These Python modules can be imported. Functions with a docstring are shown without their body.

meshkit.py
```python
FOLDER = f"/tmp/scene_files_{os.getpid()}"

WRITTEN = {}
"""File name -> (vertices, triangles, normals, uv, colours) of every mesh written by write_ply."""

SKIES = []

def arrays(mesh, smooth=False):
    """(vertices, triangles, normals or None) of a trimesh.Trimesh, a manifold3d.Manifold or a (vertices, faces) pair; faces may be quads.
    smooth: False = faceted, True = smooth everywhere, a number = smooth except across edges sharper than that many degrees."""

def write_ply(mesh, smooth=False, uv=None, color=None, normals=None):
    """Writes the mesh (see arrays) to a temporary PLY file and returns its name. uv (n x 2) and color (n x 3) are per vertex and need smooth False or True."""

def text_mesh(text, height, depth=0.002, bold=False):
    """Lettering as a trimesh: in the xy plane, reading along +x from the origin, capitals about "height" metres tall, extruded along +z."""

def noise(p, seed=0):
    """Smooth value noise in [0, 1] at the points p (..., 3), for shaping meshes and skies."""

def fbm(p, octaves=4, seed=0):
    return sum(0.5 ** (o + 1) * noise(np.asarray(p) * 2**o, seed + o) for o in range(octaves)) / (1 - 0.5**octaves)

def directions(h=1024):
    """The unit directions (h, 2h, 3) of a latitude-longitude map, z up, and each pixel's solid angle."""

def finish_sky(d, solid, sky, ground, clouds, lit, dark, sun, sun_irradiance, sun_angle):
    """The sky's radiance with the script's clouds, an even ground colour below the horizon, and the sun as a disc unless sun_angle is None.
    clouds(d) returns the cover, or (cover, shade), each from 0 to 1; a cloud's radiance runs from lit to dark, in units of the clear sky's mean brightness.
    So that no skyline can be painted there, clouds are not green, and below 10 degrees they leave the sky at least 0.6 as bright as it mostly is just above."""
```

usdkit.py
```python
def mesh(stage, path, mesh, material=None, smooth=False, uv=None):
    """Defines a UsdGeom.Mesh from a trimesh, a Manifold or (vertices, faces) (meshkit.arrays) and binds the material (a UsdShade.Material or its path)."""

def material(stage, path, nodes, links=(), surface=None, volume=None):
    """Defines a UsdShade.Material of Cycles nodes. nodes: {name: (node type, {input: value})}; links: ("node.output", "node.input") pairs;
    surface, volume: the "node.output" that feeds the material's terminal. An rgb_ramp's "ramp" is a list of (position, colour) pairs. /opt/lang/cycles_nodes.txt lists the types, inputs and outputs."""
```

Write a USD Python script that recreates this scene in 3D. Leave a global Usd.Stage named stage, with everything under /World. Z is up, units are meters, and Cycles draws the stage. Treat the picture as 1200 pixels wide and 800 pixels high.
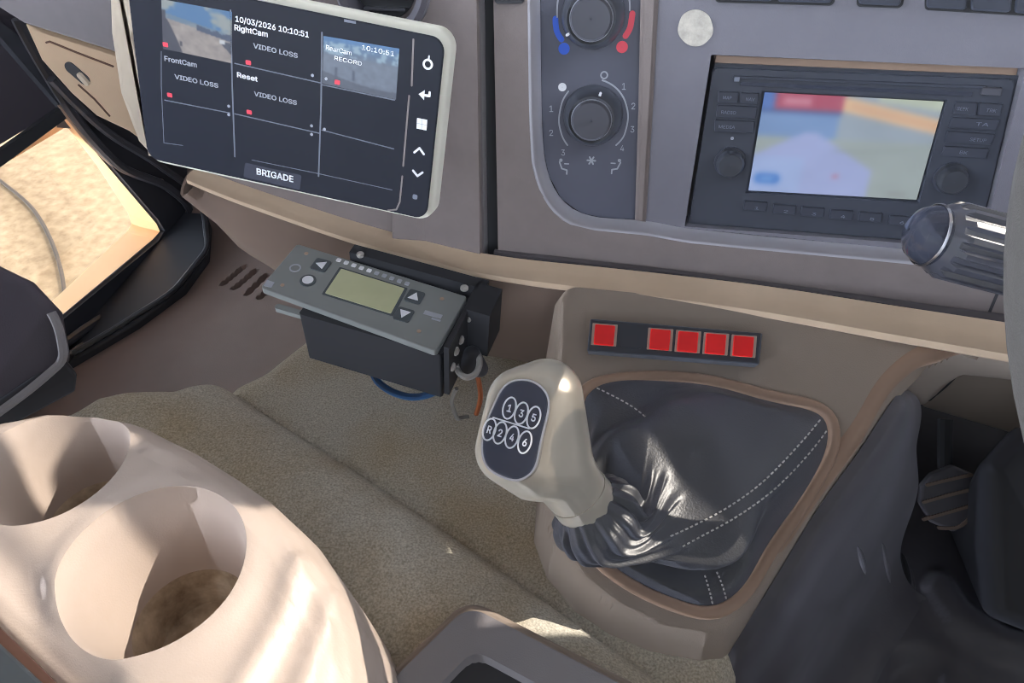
import math, numpy as np, trimesh, shapely, usdkit, meshkit, manifold3d as m3
from math import sin, cos, tan, radians, pi, sqrt
from scipy.interpolate import PchipInterpolator, CubicSpline
from scipy.ndimage import gaussian_filter
from shapely.geometry import Polygon, LineString, Point
from pxr import Usd, UsdGeom, UsdLux, UsdShade, Sdf, Gf

stage = Usd.Stage.CreateInMemory()
UsdGeom.SetStageUpAxis(stage, 'Z')
UsdGeom.Xform.Define(stage, '/World'); UsdGeom.Scope.Define(stage, '/World/Looks')
rng = np.random.default_rng(7)

# ------------------------------------------------------------------ camera
FOCAL_PX = 860.0
CAM = np.array([0.0, 0.0, 0.72])                   # z = 0 is the cab floor, +y is forward, +x the driver's side
_th, _ya, _ro = radians(44), radians(12), radians(-2.2)
_F = np.array([-sin(_ya)*cos(_th), cos(_ya)*cos(_th), -sin(_th)])
_R0 = np.array([cos(_ya), sin(_ya), 0.0]); _U0 = np.cross(_R0, _F)
_R = _R0*cos(_ro) + _U0*sin(_ro); _U = -_R0*sin(_ro) + _U0*cos(_ro)
cam = UsdGeom.Camera.Define(stage, '/World/camera')
cam.CreateHorizontalApertureAttr(36.0); cam.CreateVerticalApertureAttr(24.0)
cam.CreateFocalLengthAttr(36.0*FOCAL_PX/1200)
cam.CreateClippingRangeAttr(Gf.Vec2f(0.02, 1000))
cam.CreateExposureAttr(2.22)
_m = np.eye(4); _m[0, :3], _m[1, :3], _m[2, :3], _m[3, :3] = _R, _U, -_F, CAM
cam.AddTransformOp().Set(Gf.Matrix4d(*_m.ravel().tolist()))

# ------------------------------------------------------------------ sky and sun
SUN = np.array([0.965*cos(radians(38)), 0.262*cos(radians(38)), sin(radians(38))])   # towards the sun: driver's side, a little ahead
sky = usdkit.material(stage, '/World/Looks/sky', {
    's': ('sky_texture', {'sky_type': 'hosek_wilkie', 'sun_disc': False, 'sun_direction': SUN.tolist(), 'sun_elevation': radians(38), 'sun_rotation': radians(75), 'turbidity': 3.0, 'ground_albedo': 0.4}),
    'h': ('hsv', {'saturation': 0.35}), 'b': ('background_shader', {'strength': 1.0})}, [('s.color', 'h.color'), ('h.color', 'b.color')], surface='b.background')
dome = UsdLux.DomeLight.Define(stage, '/World/sky_dome'); dome.CreateIntensityAttr(24.0)
UsdShade.MaterialBindingAPI.Apply(dome.GetPrim()).Bind(sky)
sun = UsdLux.DistantLight.Define(stage, '/World/sun'); sun.CreateIntensityAttr(16500.0); sun.CreateAngleAttr(0.3); sun.CreateColorAttr(Gf.Vec3f(1.0, 0.92, 0.82))
_z = SUN/np.linalg.norm(SUN); _x = np.cross([0, 0, 1.0], _z); _x /= np.linalg.norm(_x); _y = np.cross(_z, _x)
_m = np.eye(4); _m[0, :3], _m[1, :3], _m[2, :3] = _x, _y, _z
sun.AddTransformOp().Set(Gf.Matrix4d(*_m.ravel().tolist()))

# ------------------------------------------------------------------ points on real planes
def ray(px, py): return _F + _R*(px-600)/FOCAL_PX - _U*(py-400)/FOCAL_PX
def on(px, py, p0, n):
    r = ray(px, py); n = np.asarray(n, float)
    return CAM + r*(((np.asarray(p0, float)-CAM) @ n)/(r @ n))
def X(px, py, x): return on(px, py, (x, 0, 0), (1, 0, 0))
def Y(px, py, y): return on(px, py, (0, y, 0), (0, 1, 0))
def Z(px, py, z): return on(px, py, (0, 0, z), (0, 0, 1))
class Frame:
    """A face in the scene: origin o, u to its right, v up it, n out of it."""
    def __init__(s, o, u, n):
        s.o = np.asarray(o, float); n = np.asarray(n, float); s.n = n/np.linalg.norm(n)
        u = np.asarray(u, float); u = u - s.n*(u @ s.n); s.u = u/np.linalg.norm(u); s.v = np.cross(s.n, s.u)
    def uv(s, px, py, h=0.0):
        p = on(px, py, s.o + s.n*h, s.n) - s.o
        return np.array([p @ s.u, p @ s.v])
    def poly(s, pts, h=0.0): return np.array([s.uv(x, y, h) for x, y in pts])
    def world(s, q): q = np.asarray(q, float); return s.o + q[..., :1]*s.u + q[..., 1:2]*s.v + q[..., 2:3]*s.n
    def local(s, p): d = np.asarray(p, float) - s.o; return np.stack([d @ s.u, d @ s.v, d @ s.n], -1)
    def matrix(s):
        m = np.eye(4); m[0, :3], m[1, :3], m[2, :3], m[3, :3] = s.u, s.v, s.n, s.o
        return Gf.Matrix4d(*m.ravel().tolist())

# ------------------------------------------------------------------ prims
_used = {}
def _num(base):
    k = _used.get(base, 0); _used[base] = k+1
    return base if k == 0 else f'{base}_{k:03d}'
def _data(p, **kw):
    for k, v in kw.items():
        if v: p.SetCustomDataByKey(k, v)
def thing(name, label, cat, frame=None, group=None, kind=None):
    x = UsdGeom.Xform.Define(stage, _num('/World/'+name))
    if frame is not None: x.AddTransformOp().Set(frame.matrix())
    _data(x.GetPrim(), label=label, category=cat, group=group, kind=kind)
    return str(x.GetPath())
def part(parent, name, mesh, material, smooth=35, label=None, kind=None):
    if isinstance(mesh, (list,)): mesh = cat(*mesh)
    m = usdkit.mesh(stage, _num(parent+'/'+name), mesh, MATS[material], smooth=smooth)
    _data(m.GetPrim(), label=label, kind=kind)
    return str(m.GetPath())
def single(name, mesh, material, label=None, cat=None, group=None, kind=None, smooth=35):
    p = part('/World', name, mesh, material, smooth)
    _data(stage.GetPrimAtPath(p), label=label, category=cat, group=group, kind=kind)
    return p
def painted(parent, name, frame_quad, nx, ny, func, material, label=None, blur=1.2):
    """A flat printed or displayed picture: a fine grid in local coordinates, one colour per vertex. frame_quad: four local points tl, tr, br, bl."""
    tl, tr, br, bl = [np.asarray(q, float) for q in frame_quad]
    s, t = np.meshgrid(np.linspace(0, 1, nx), np.linspace(0, 1, ny))
    P = ((1-s)*(1-t))[..., None]*tl + (s*(1-t))[..., None]*tr + (s*t)[..., None]*br + ((1-s)*t)[..., None]*bl
    i = np.arange(nx*ny).reshape(ny, nx)
    a, b, c, d = i[:-1, :-1].ravel(), i[:-1, 1:].ravel(), i[1:, 1:].ravel(), i[1:, :-1].ravel()
    f = np.vstack([np.c_[a, d, c], np.c_[a, c, b]])
    m = usdkit.mesh(stage, _num(parent+'/'+name), (P.reshape(-1, 3), f), MATS[material])
    pic = func(s, t); pic = np.stack([gaussian_filter(pic[..., k], blur, mode='nearest') for k in range(3)], -1); col = lin(pic.reshape(-1, 3))
    UsdGeom.PrimvarsAPI(m).CreatePrimvar('picture', Sdf.ValueTypeNames.Color3fArray, 'vertex').Set([Gf.Vec3f(*map(float, c)) for c in col])
    _data(m.GetPrim(), label=label)

# ------------------------------------------------------------------ mesh helpers
def lin(c):
    c = np.asarray(c, float)/255.0
    return np.where(c <= 0.04045, c/12.92, ((c+0.055)/1.055)**2.4)
def cat(*ms):
    ms = [m if isinstance(m, trimesh.Trimesh) else trimesh.Trimesh(*m, process=False) for m in ms]
    return trimesh.util.concatenate(ms)
def to_tm(m):
    q = m.to_mesh(); return trimesh.Trimesh(q.vert_properties[:, :3], q.tri_verts, process=False)
def spline(P, n, closed=False, sharp=False):
    P = np.asarray(P, float)
    if closed: P = np.vstack([P, P[:1]])
    t = np.r_[0, np.cumsum(np.maximum(np.linalg.norm(np.diff(P, axis=0), axis=1), 1e-9))]
    q = np.linspace(0, t[-1], n, endpoint=not closed)
    if len(P) == 2 or sharp: return np.stack([np.interp(q, t, P[:, k]) for k in range(P.shape[1])], -1)
    if closed: return CubicSpline(t, P, bc_type='periodic')(q)
    return PchipInterpolator(t, P)(q)
def grid(G, closed_u=False, closed_v=False, face=None):
    """Triangles of a grid of points (rows, columns, 3); face: a point the surface should look at."""
    r, c = G.shape[:2]; i = np.arange(r*c).reshape(r, c)
    if closed_u: i = np.c_[i, i[:, :1]]
    if closed_v: i = np.vstack([i, i[:1]])
    a, b, cc, d = i[:-1, :-1].ravel(), i[:-1, 1:].ravel(), i[1:, 1:].ravel(), i[1:, :-1].ravel()
    f = np.vstack([np.c_[a, b, cc], np.c_[a, cc, d]])
    m = trimesh.Trimesh(G.reshape(-1, 3), f, process=False)
    if face is not None and ((np.asarray(face)-m.triangles_center)*m.face_normals*m.area_faces[:, None]).sum() < 0: m.invert()
    return m
def loft(rows, nu=40, nv=24, closed=False, face='cam', thick=0.0, sharp_v=False, sharp_u=False):
    A = np.array([spline(r, nu, closed, sharp_u) for r in rows])
    G = np.stack([spline(A[:, j], nv, sharp=sharp_v) for j in range(nu)], 1)
    m = grid(G, closed_u=closed, face=CAM if isinstance(face, str) else face)
    if thick:
        n = m.vertex_normals; v2 = m.vertices - n*thick
        back = trimesh.Trimesh(v2, m.faces[:, ::-1], process=False)
        e = trimesh.grouping.group_rows(np.sort(m.edges, axis=1), require_count=1)
        b = m.edges[e]; k = len(m.vertices)
        side = np.vstack([np.c_[b[:, 1], b[:, 0], b[:, 0]+k], np.c_[b[:, 1], b[:, 0]+k, b[:, 1]+k]])
        m = trimesh.Trimesh(np.vstack([m.vertices, v2]), np.vstack([m.faces, back.faces+k, side]), process=False)
    return m
def rounded(pts, r, res=6):
    p = Polygon(pts).buffer(0)
    return p.buffer(-r, quad_segs=res).buffer(r, quad_segs=res) if r else p
def rect(cx, cy, w, h, r=0.0): return rounded([(cx-w/2, cy-h/2), (cx+w/2, cy-h/2), (cx+w/2, cy+h/2), (cx-w/2, cy+h/2)], r)
def prism(poly, z0, z1, bevel=0.0, segs=3):
    """An outline extruded from z0 to z1, its upper edge rounded by bevel (outlines without holes)."""
    if not isinstance(poly, shapely.Geometry): poly = Polygon(poly).buffer(0)
    if poly.geom_type == 'MultiPolygon': return cat(*[prism(g, z0, z1, bevel, segs) for g in poly.geoms])
    if not bevel or poly.interiors:
        m = trimesh.creation.extrude_polygon(poly, z1-z0, engine='earcut'); m.apply_translation([0, 0, z0]); return m
    poly = shapely.geometry.polygon.orient(poly, 1.0)
    c = np.array(poly.exterior.coords)[:-1]
    keep = np.linalg.norm(c-np.roll(c, 1, 0), axis=1) > 1e-6; c = c[keep]
    d = np.roll(c, -1, 0)-c; d /= np.linalg.norm(d, axis=1, keepdims=True)
    nrm = np.stack([-d[:, 1], d[:, 0]], 1); pn = np.roll(nrm, 1, 0); mit = nrm+pn
    mit /= np.maximum((mit*nrm).sum(1, keepdims=True), 0.35)
    rings = [np.c_[c, np.full(len(c), z0)]]
    for k in range(segs+1):
        a = pi/2*k/segs; rings.append(np.c_[c+mit*bevel*(1-cos(a)), np.full(len(c), z1-bevel+bevel*sin(a))])
    m = grid(np.array(rings), closed_u=True)
    v, f = trimesh.creation.triangulate_polygon(Polygon(rings[-1][:, :2]), engine='earcut')
    top = trimesh.Trimesh(np.c_[v, np.full(len(v), z1)], f, process=False)
    if len(f) and top.face_normals[:, 2].mean() < 0: top.invert()
    v, f = trimesh.creation.triangulate_polygon(Polygon(c), engine='earcut')
    bot = trimesh.Trimesh(np.c_[v, np.full(len(v), z0)], f, process=False)
    if len(f) and bot.face_normals[:, 2].mean() > 0: bot.invert()
    return cat(m, top, bot)
def stroke(pts, w, z0, z1, n=0):
    pts = np.asarray(pts, float)
    if n: pts = spline(pts, n)
    return prism(LineString(pts).buffer(w/2, quad_segs=3), z0, z1)
def lathe(profile, n=40, at=(0, 0, 0)):
    """Turned about z; profile: (r, z) from the bottom up and inwards."""
    p = np.asarray(profile, float); a = np.linspace(0, 2*pi, n, endpoint=False)
    G = np.stack([p[:, :1]*np.cos(a), p[:, :1]*np.sin(a), np.repeat(p[:, 1:], n, 1)], -1)
    m = grid(G, closed_u=True); m.apply_translation(at); return m
def moved(m, v): m = m.copy(); m.apply_translation(v); return m
def tube(pts, r, sides=10, n=0, closed=False):
    P = np.asarray(pts, float)
    if n: P = spline(P, n, closed)
    t = np.gradient(P, axis=0) if not closed else np.roll(P, -1, 0)-np.roll(P, 1, 0)
    t /= np.linalg.norm(t, axis=1, keepdims=True)+1e-12
    a = np.cross(t[0], [0, 0, 1.0] if abs(t[0][2]) < .9 else [1.0, 0, 0]); a /= np.linalg.norm(a); A = []
    for k in range(len(P)):
        a = a - t[k]*(a @ t[k]); a /= np.linalg.norm(a); A.append(a.copy())
    A = np.array(A); B = np.cross(t, A); ang = np.linspace(0, 2*pi, sides, endpoint=False)
    rr = np.broadcast_to(np.asarray(r, float), (len(P),))[:, None, None]
    G = P[:, None]+rr*(np.cos(ang)[None, :, None]*A[:, None]+np.sin(ang)[None, :, None]*B[:, None])
    m = grid(G, closed_u=True, closed_v=closed)
    if not closed:
        k = len(m.vertices); s = sides; e = (len(P)-1)*s
        f = [[k, (j+1) % s, j] for j in range(s)]+[[k+1, e+j, e+(j+1) % s] for j in range(s)]
        m = trimesh.Trimesh(np.vstack([m.vertices, P[:1], P[-1:]]), np.vstack([m.faces, f]), process=False)
    m.fix_normals() if m.is_watertight else None
    return m
def ball(c, r, n=24): return m3.Manifold.sphere(r, n).translate(list(map(float, c)))
def hull(*bs): return m3.Manifold.batch_hull(list(bs))
def rbox(w, d, h, r, n=16):
    return hull(*[ball((x, y, z), r, n) for x in (-w/2+r, w/2-r) for y in (-d/2+r, d/2-r) for z in (-h/2+r, h/2-r)])
def text(txt, p0, p1, z=0.0003, height=None, depth=0.0003, bold=False):
    """Flat lettering from p0 to p1 (its base line, local coordinates)."""
    p0, p1 = np.asarray(p0, float), np.asarray(p1, float)
    m = meshkit.text_mesh(txt, 0.01, 0.001, bold)
    b = m.bounds; L = np.linalg.norm(p1-p0); sx = L/(b[1, 0]-b[0, 0]); sy = height/0.01 if height else sx
    m.apply_translation([-b[0, 0], 0, 0]); m.apply_scale([sx, sy, depth/0.001])
    d = (p1-p0)/L; T = np.eye(4); T[:2, 0] = d; T[:2, 1] = [-d[1], d[0]]; T[:3, 3] = [*p0, z]
    m.apply_transform(T); return m
def extrude_dir(poly3, d):
    """A closed solid between a 3-D outline and itself moved by d."""
    P = np.asarray(poly3, float); d = np.asarray(d, float)
    return to_tm(m3.Manifold.hull_points(np.vstack([P, P+d])))
def heightfield(x0, x1, y0, y1, step, zfun, mask=None):
    xs, ys = np.arange(x0, x1+step/2, step), np.arange(y0, y1+step/2, step)
    GX, GY = np.meshgrid(xs, ys); GZ = zfun(GX, GY)
    m = grid(np.stack([GX, GY, GZ], -1))
    if mask is not None:
        k = mask(GX, GY).ravel(); m.update_faces(k[m.faces].all(1)); m.remove_unreferenced_vertices()
    if len(m.faces) and m.face_normals[:, 2].mean() < 0: m.invert()
    return m
def signed(poly, GX, GY):
    """Distance inside (+) or outside (-) a polygon."""
    p = shapely.points(GX.ravel(), GY.ravel()); d = shapely.distance(poly.exterior, p)
    return np.where(shapely.contains(poly, p), d, -d).reshape(GX.shape)
def sstep(t): t = np.clip(t, 0, 1); return t*t*(3-2*t)

# ------------------------------------------------------------------ materials
MATS = {}
def mat(name, rgb, rough=0.5, metal=0.0, spec=0.5, vary=0.0, vscale=30, bump=0.0, bscale=900, coat=0.0, rgb2=None, sheen=0.0, ramp=(0.3, 0.7), ior=1.5):
    c = lin(rgb); c1 = lin(rgb2) if rgb2 is not None else c*(1+vary)
    nodes = {'p': ('principled_bsdf', {'base_color': c.tolist(), 'roughness': rough, 'metallic': metal, 'ior': ior, 'specular_ior_level': spec, 'coat_weight': coat, 'coat_roughness': 0.08, 'sheen_weight': sheen}),
             'g': ('texture_coordinate', {})}
    links = []
    if vary or rgb2 is not None:
        nodes['n'] = ('noise_texture', {'scale': vscale, 'detail': 5.0, 'roughness': 0.6})
        nodes['r'] = ('rgb_ramp', {'ramp': [(ramp[0], (c*(1-vary)).tolist()), (ramp[1], c1.tolist())]})
        links += [('g.object', 'n.vector'), ('n.fac', 'r.fac'), ('r.color', 'p.base_color')]
    if bump:
        nodes['bn'] = ('noise_texture', {'scale': bscale, 'detail': 3.0}); nodes['b'] = ('bump', {'strength': bump, 'distance': 0.001})
        links += [('g.object', 'bn.vector'), ('bn.fac', 'b.height'), ('b.normal', 'p.normal')]
    MATS[name] = usdkit.material(stage, '/World/Looks/'+name, nodes, links, surface='p.BSDF')
mat('dash_grey', (116, 111, 113), 0.55, vary=0.05, vscale=60, bump=0.25, bscale=1500)
mat('dash_column', (116, 106, 103), 0.55, vary=0.05, vscale=60, bump=0.25, bscale=1500)
mat('bezel_grey', (104, 102, 110), 0.5, vary=0.04, bump=0.2, bscale=1500)
mat('bevel_grey', (160, 158, 165), 0.45)
mat('fascia_dark', (74, 75, 87), 0.45, vary=0.04, bump=0.1, bscale=1500)
mat('lip_dark', (66, 61, 63), 0.6)
mat('trim_tan', (204, 180, 154), 0.5, vary=0.08, vscale=14, bump=0.2, bscale=1200)
mat('knee_brown', (126, 108, 97), 0.6, vary=0.08, vscale=10, bump=0.3, bscale=1200)
mat('console_beige', (150, 136, 124), 0.55, vary=0.06, vscale=12, bump=0.25, bscale=1300)
mat('rim_brown', (150, 124, 106), 0.5, vary=0.08, vscale=16)
mat('panel_tan', (186, 160, 134), 0.55, vary=0.06, vscale=20, bump=0.2, bscale=1200)
mat('pale_beige', (190, 176, 158), 0.5, vary=0.04)
mat('cup_cream', (176, 160, 148), 0.45, vary=0.04, vscale=14, bump=0.12, bscale=900)
mat('floor_brown', (138, 119, 113), 0.6, vary=0.08, vscale=9, bump=0.3, bscale=700)
mat('carpet', (176, 165, 148), 0.95, spec=0.1, rgb2=(212, 202, 184), vary=0.15, vscale=420, bump=1.0, bscale=1400, sheen=0.1)
mat('black_rubber', (30, 30, 34), 0.5, vary=0.15, vscale=20)
mat('black_matt', (24, 24, 27), 0.6)
mat('black_gloss', (20, 21, 26), 0.12)
mat('seal_black', (38, 37, 40), 0.35)
mat('mat_rubber', (80, 78, 83), 0.45, vary=0.30, vscale=7, bump=0.15, bscale=500)
mat('dark_plum', (62, 57, 64), 0.6, bump=0.3, bscale=900)
mat('radio_black', (36, 38, 45), 0.38)
mat('radio_button', (33, 35, 43), 0.42)
mat('print_grey', (150, 152, 160), 0.6)
mat('print_white', (214, 214, 218), 0.6)
mat('print_dim', (104, 108, 120), 0.6)
mat('print_blue', (36, 84, 190), 0.5)
mat('print_red', (206, 62, 78), 0.5)
mat('knob_black', (27, 28, 32), 0.35)
mat('stalk_black', (27, 27, 31), 0.24, spec=0.8)
mat('knob_cap', (52, 52, 58), 0.4)
mat('chrome', (200, 200, 205), 0.2, metal=1.0)
mat('monitor_shell', (202, 199, 186), 0.45)
mat('monitor_glass', (15, 16, 20), 0.2, spec=0.22)
mat('monitor_line', (98, 102, 112), 0.4)
mat('device_face', (112, 114, 112), 0.42, vary=0.06, vscale=30)
mat('device_black', (18, 18, 20), 0.55, spec=0.3)
mat('device_button', (44, 48, 50), 0.4)
mat('device_lcd', (172, 172, 138), 0.3, vary=0.05, vscale=40)
mat('steel', (150, 145, 140), 0.35, metal=0.9)
mat('wire_blue', (20, 44, 70), 0.35)
mat('wire_orange', (150, 84, 50), 0.45)
mat('wire_grey', (120, 116, 112), 0.45)
mat('red_button', (238, 30, 30), 0.35, vary=0.06, vscale=60)
mat('switch_black', (46, 48, 54), 0.42)
mat('switch_spacer', (176, 164, 150), 0.5)
mat('leather', (22, 22, 26), 0.44, vary=0.12, vscale=30, bump=0.25, bscale=700, spec=0.9, ior=1.5)
mat('stitch', (176, 172, 168), 0.7)
mat('knob_silver', (150, 141, 128), 0.33, metal=0.8, vary=0.05, vscale=40)
mat('tray_grey', (124, 120, 122), 0.5, bump=0.2, bscale=1200)
mat('tray_dark', (56, 56, 62), 0.6, bump=0.4, bscale=900)
mat('dirt', (150, 122, 92), 0.55, rgb2=(208, 190, 164), vary=0.5, vscale=40)
mat('dark_brown', (70, 46, 36), 0.6)
mat('panel_blue_grey', (40, 44, 47), 0.6)
mat('wheel_grey', (66, 63, 60), 0.6, bump=0.3, bscale=900)
mat('ground_sand', (128, 105, 82), 0.95, spec=0.05, rgb2=(152, 128, 103), vary=0.12, vscale=26)
mat('cab_lining', (150, 146, 142), 0.8)
mat('sticker', (196, 190, 178), 0.7, rgb2=(150, 144, 136), vary=0.1, vscale=160)
mat('cable_dark', (58, 46, 38), 0.6)
mat('truck_paint', (222, 172, 124), 0.5)
MATS['carpet'] = usdkit.material(stage, '/World/Looks/carpet_floor', {
    'g': ('texture_coordinate', {}), 'n': ('noise_texture', {'scale': 620.0, 'detail': 4.0}), 'r': ('rgb_ramp', {'ramp': [(0.3, lin((168, 162, 147)).tolist()), (0.7, lin((222, 216, 202)).tolist())]}),
    'n2': ('noise_texture', {'scale': 11.0, 'detail': 4.0}), 'r2': ('rgb_ramp', {'ramp': [(0.40, (1.0, 1.0, 1.0)), (0.72, (0.84, 0.74, 0.60))]}),
    'm': ('mix', {'mix_type': 'multiply', 'fac': 1.0}), 'bn': ('noise_texture', {'scale': 1300.0, 'detail': 3.0}), 'b': ('bump', {'strength': 0.8, 'distance': 0.001}),
    'p': ('principled_bsdf', {'roughness': 0.95, 'specular_ior_level': 0.1, 'sheen_weight': 0.1})},
    [('g.object', 'n.vector'), ('n.fac', 'r.fac'), ('g.object', 'n2.vector'), ('n2.fac', 'r2.fac'), ('r.color', 'm.color1'), ('r2.color', 'm.color2'), ('m.color', 'p.base_color'), ('g.object', 'bn.vector'), ('bn.fac', 'b.height'), ('b.normal', 'p.normal')], surface='p.BSDF')
for nm, st in (('display', 0.17), ('display_dim', 0.1)):
    MATS[nm] = usdkit.material(stage, '/World/Looks/'+nm, {
        'a': ('attribute', {'attribute': 'picture'}),
        'p': ('principled_bsdf', {'base_color': [0.01, 0.01, 0.012], 'roughness': 0.15, 'emission_strength': st})}, [('a.color', 'p.emission_color')], surface='p.BSDF')
MATS['pane'] = usdkit.material(stage, '/World/Looks/pane', {
    't': ('transparent_bsdf', {'color': [0.93, 0.95, 0.94]}), 'g': ('glossy_bsdf', {'roughness': 0.02}), 'f': ('layer_weight', {'blend': 0.5}),
    'w': ('math', {'math_type': 'power', 'value2': 4.0}), 'x': ('math', {'math_type': 'multiply_add', 'value2': 0.5, 'value3': 0.03}), 'm': ('mix_closure', {})},
    [('f.facing', 'w.value1'), ('w.value', 'x.value1'), ('x.value', 'm.fac'), ('t.BSDF', 'm.closure1'), ('g.BSDF', 'm.closure2')], surface='m.closure')

H = CAM[2]
# ================================================================== the setting
single('ground', prism(Polygon([(-30, -30), (30, -30), (30, 30), (-30, 30)]), -1.0, -0.95), 'ground_sand', kind='structure', smooth=False)
def wall_floor(GX, GY): return np.zeros_like(GX)
# floor: brown moulded lining of the passenger's footwell; rises to the front bulkhead
slot_px = [((262, 332), (286, 313)), ((276, 338), (300, 318)), ((291, 345), (313, 324)), ((306, 350), (328, 330))]
slots = [LineString([Z(*a, 0.0)[:2], Z(*b, 0.0)[:2]]) for a, b in slot_px]
def floor_z(GX, GY):
    z = 0.16*sstep((GY-0.92)/0.16)
    p = shapely.points(GX.ravel(), GY.ravel())
    for s in slots:
        d = shapely.distance(s, p).reshape(GX.shape); z = z - 0.012*(1-sstep((d-0.0025)/0.003))
    z = z + 0.004*sstep((0.55-np.abs(GX+0.5)*1.0-0.4)/0.1)
    return z
fl = heightfield(-0.80, -0.30, 0.25, 1.05, 0.0032, floor_z)
single('floor', fl, 'floor_brown', kind='structure')
F_SLOT = Frame((0, 0, -0.008), (1, 0, 0), (0, 0, 1))
for s in slots:
    single('trim_1', prism(s.buffer(0.0032), -0.0125, -0.0105), 'black_matt', kind='structure')

# driver's side floor under the mat, bulkhead, roof and walls with their window openings
single('floor', prism(Polygon([(-0.3, -0.55), (0.86, -0.55), (0.86, 1.05), (-0.3, 1.05)]), -0.05, -0.022), 'black_matt', kind='structure', smooth=False)
single('ceiling', prism(Polygon([(-0.9, -0.6), (0.95, -0.6), (0.95, 0.95), (-0.9, 0.95)]).difference(Polygon([(-0.45, -0.50), (0.45, -0.50), (0.45, 0.25), (-0.45, 0.25)])), 1.50, 1.54), 'cab_lining', kind='structure', smooth=False)   # with its open roof hatch
F_RIGHT = Frame((0.90, 0, 0), (0, -1, 0), (-1, 0, 0))      # u = -y, v = z
def yz(pts): return Polygon([(-y, z) for y, z in pts])
wr = yz([(-0.6, -0.65), (1.12, -0.65), (1.12, 1.0), (0.95, 1.52), (-0.6, 1.52)])
# the window line dips towards the front; mirror arm and leaning pillar bound the opening, then a slim quarter light
win = yz([(-0.42, 1.10), (0.45, 1.098), (0.52, 1.110), (0.546, 1.13), (0.556, 1.165), (0.540, 1.20), (0.501, 1.25), (0.504, 1.30), (0.512, 1.34), (0.510, 1.46), (-0.42, 1.46)]).union(yz([(0.462, 1.052), (0.470, 0.945), (0.485, 0.955), (0.512, 0.988), (0.538, 1.015), (0.566, 1.038), (0.560, 1.043), (0.535, 1.049)]))
quarter = yz([(0.553, 1.325), (0.563, 1.325), (0.572, 1.345), (0.602, 1.362), (0.602, 1.42), (0.578, 1.42), (0.568, 1.378), (0.556, 1.342)])
x_ = single('wall_right', trimesh.Trimesh(F_RIGHT.world(prism(wr.difference(win).difference(quarter), 0, 0.006).vertices), prism(wr.difference(win).difference(quarter), 0, 0.006).faces), 'cab_lining', kind='structure', smooth=False)
bl = Polygon([(-0.9, -0.05), (0.95, -0.05), (0.95, 0.74), (-0.9, 0.74)])
F_FRONT = Frame((0, 1.10, 0), (1, 0, 0), (0, -1, 0))
single('wall_front', trimesh.Trimesh(F_FRONT.world(prism(bl, 0, 0.03).vertices), prism(bl, 0, 0.03).faces), 'black_matt', kind='structure', smooth=False)
F_BACK = Frame((0, -0.60, 0), (1, 0, 0), (0, -1, 0))
bk = Polygon([(-0.9, -0.05), (0.95, -0.05), (0.95, 1.5), (-0.9, 1.5)]).difference(Polygon([(-0.8, 0.60), (0.8, 0.60), (0.8, 1.32), (-0.8, 1.32)]))
single('wall_back', trimesh.Trimesh(F_BACK.world(prism(bk, 0, 0.03).vertices), prism(bk, 0, 0.03).faces), 'cab_lining', kind='structure', smooth=False)

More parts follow.
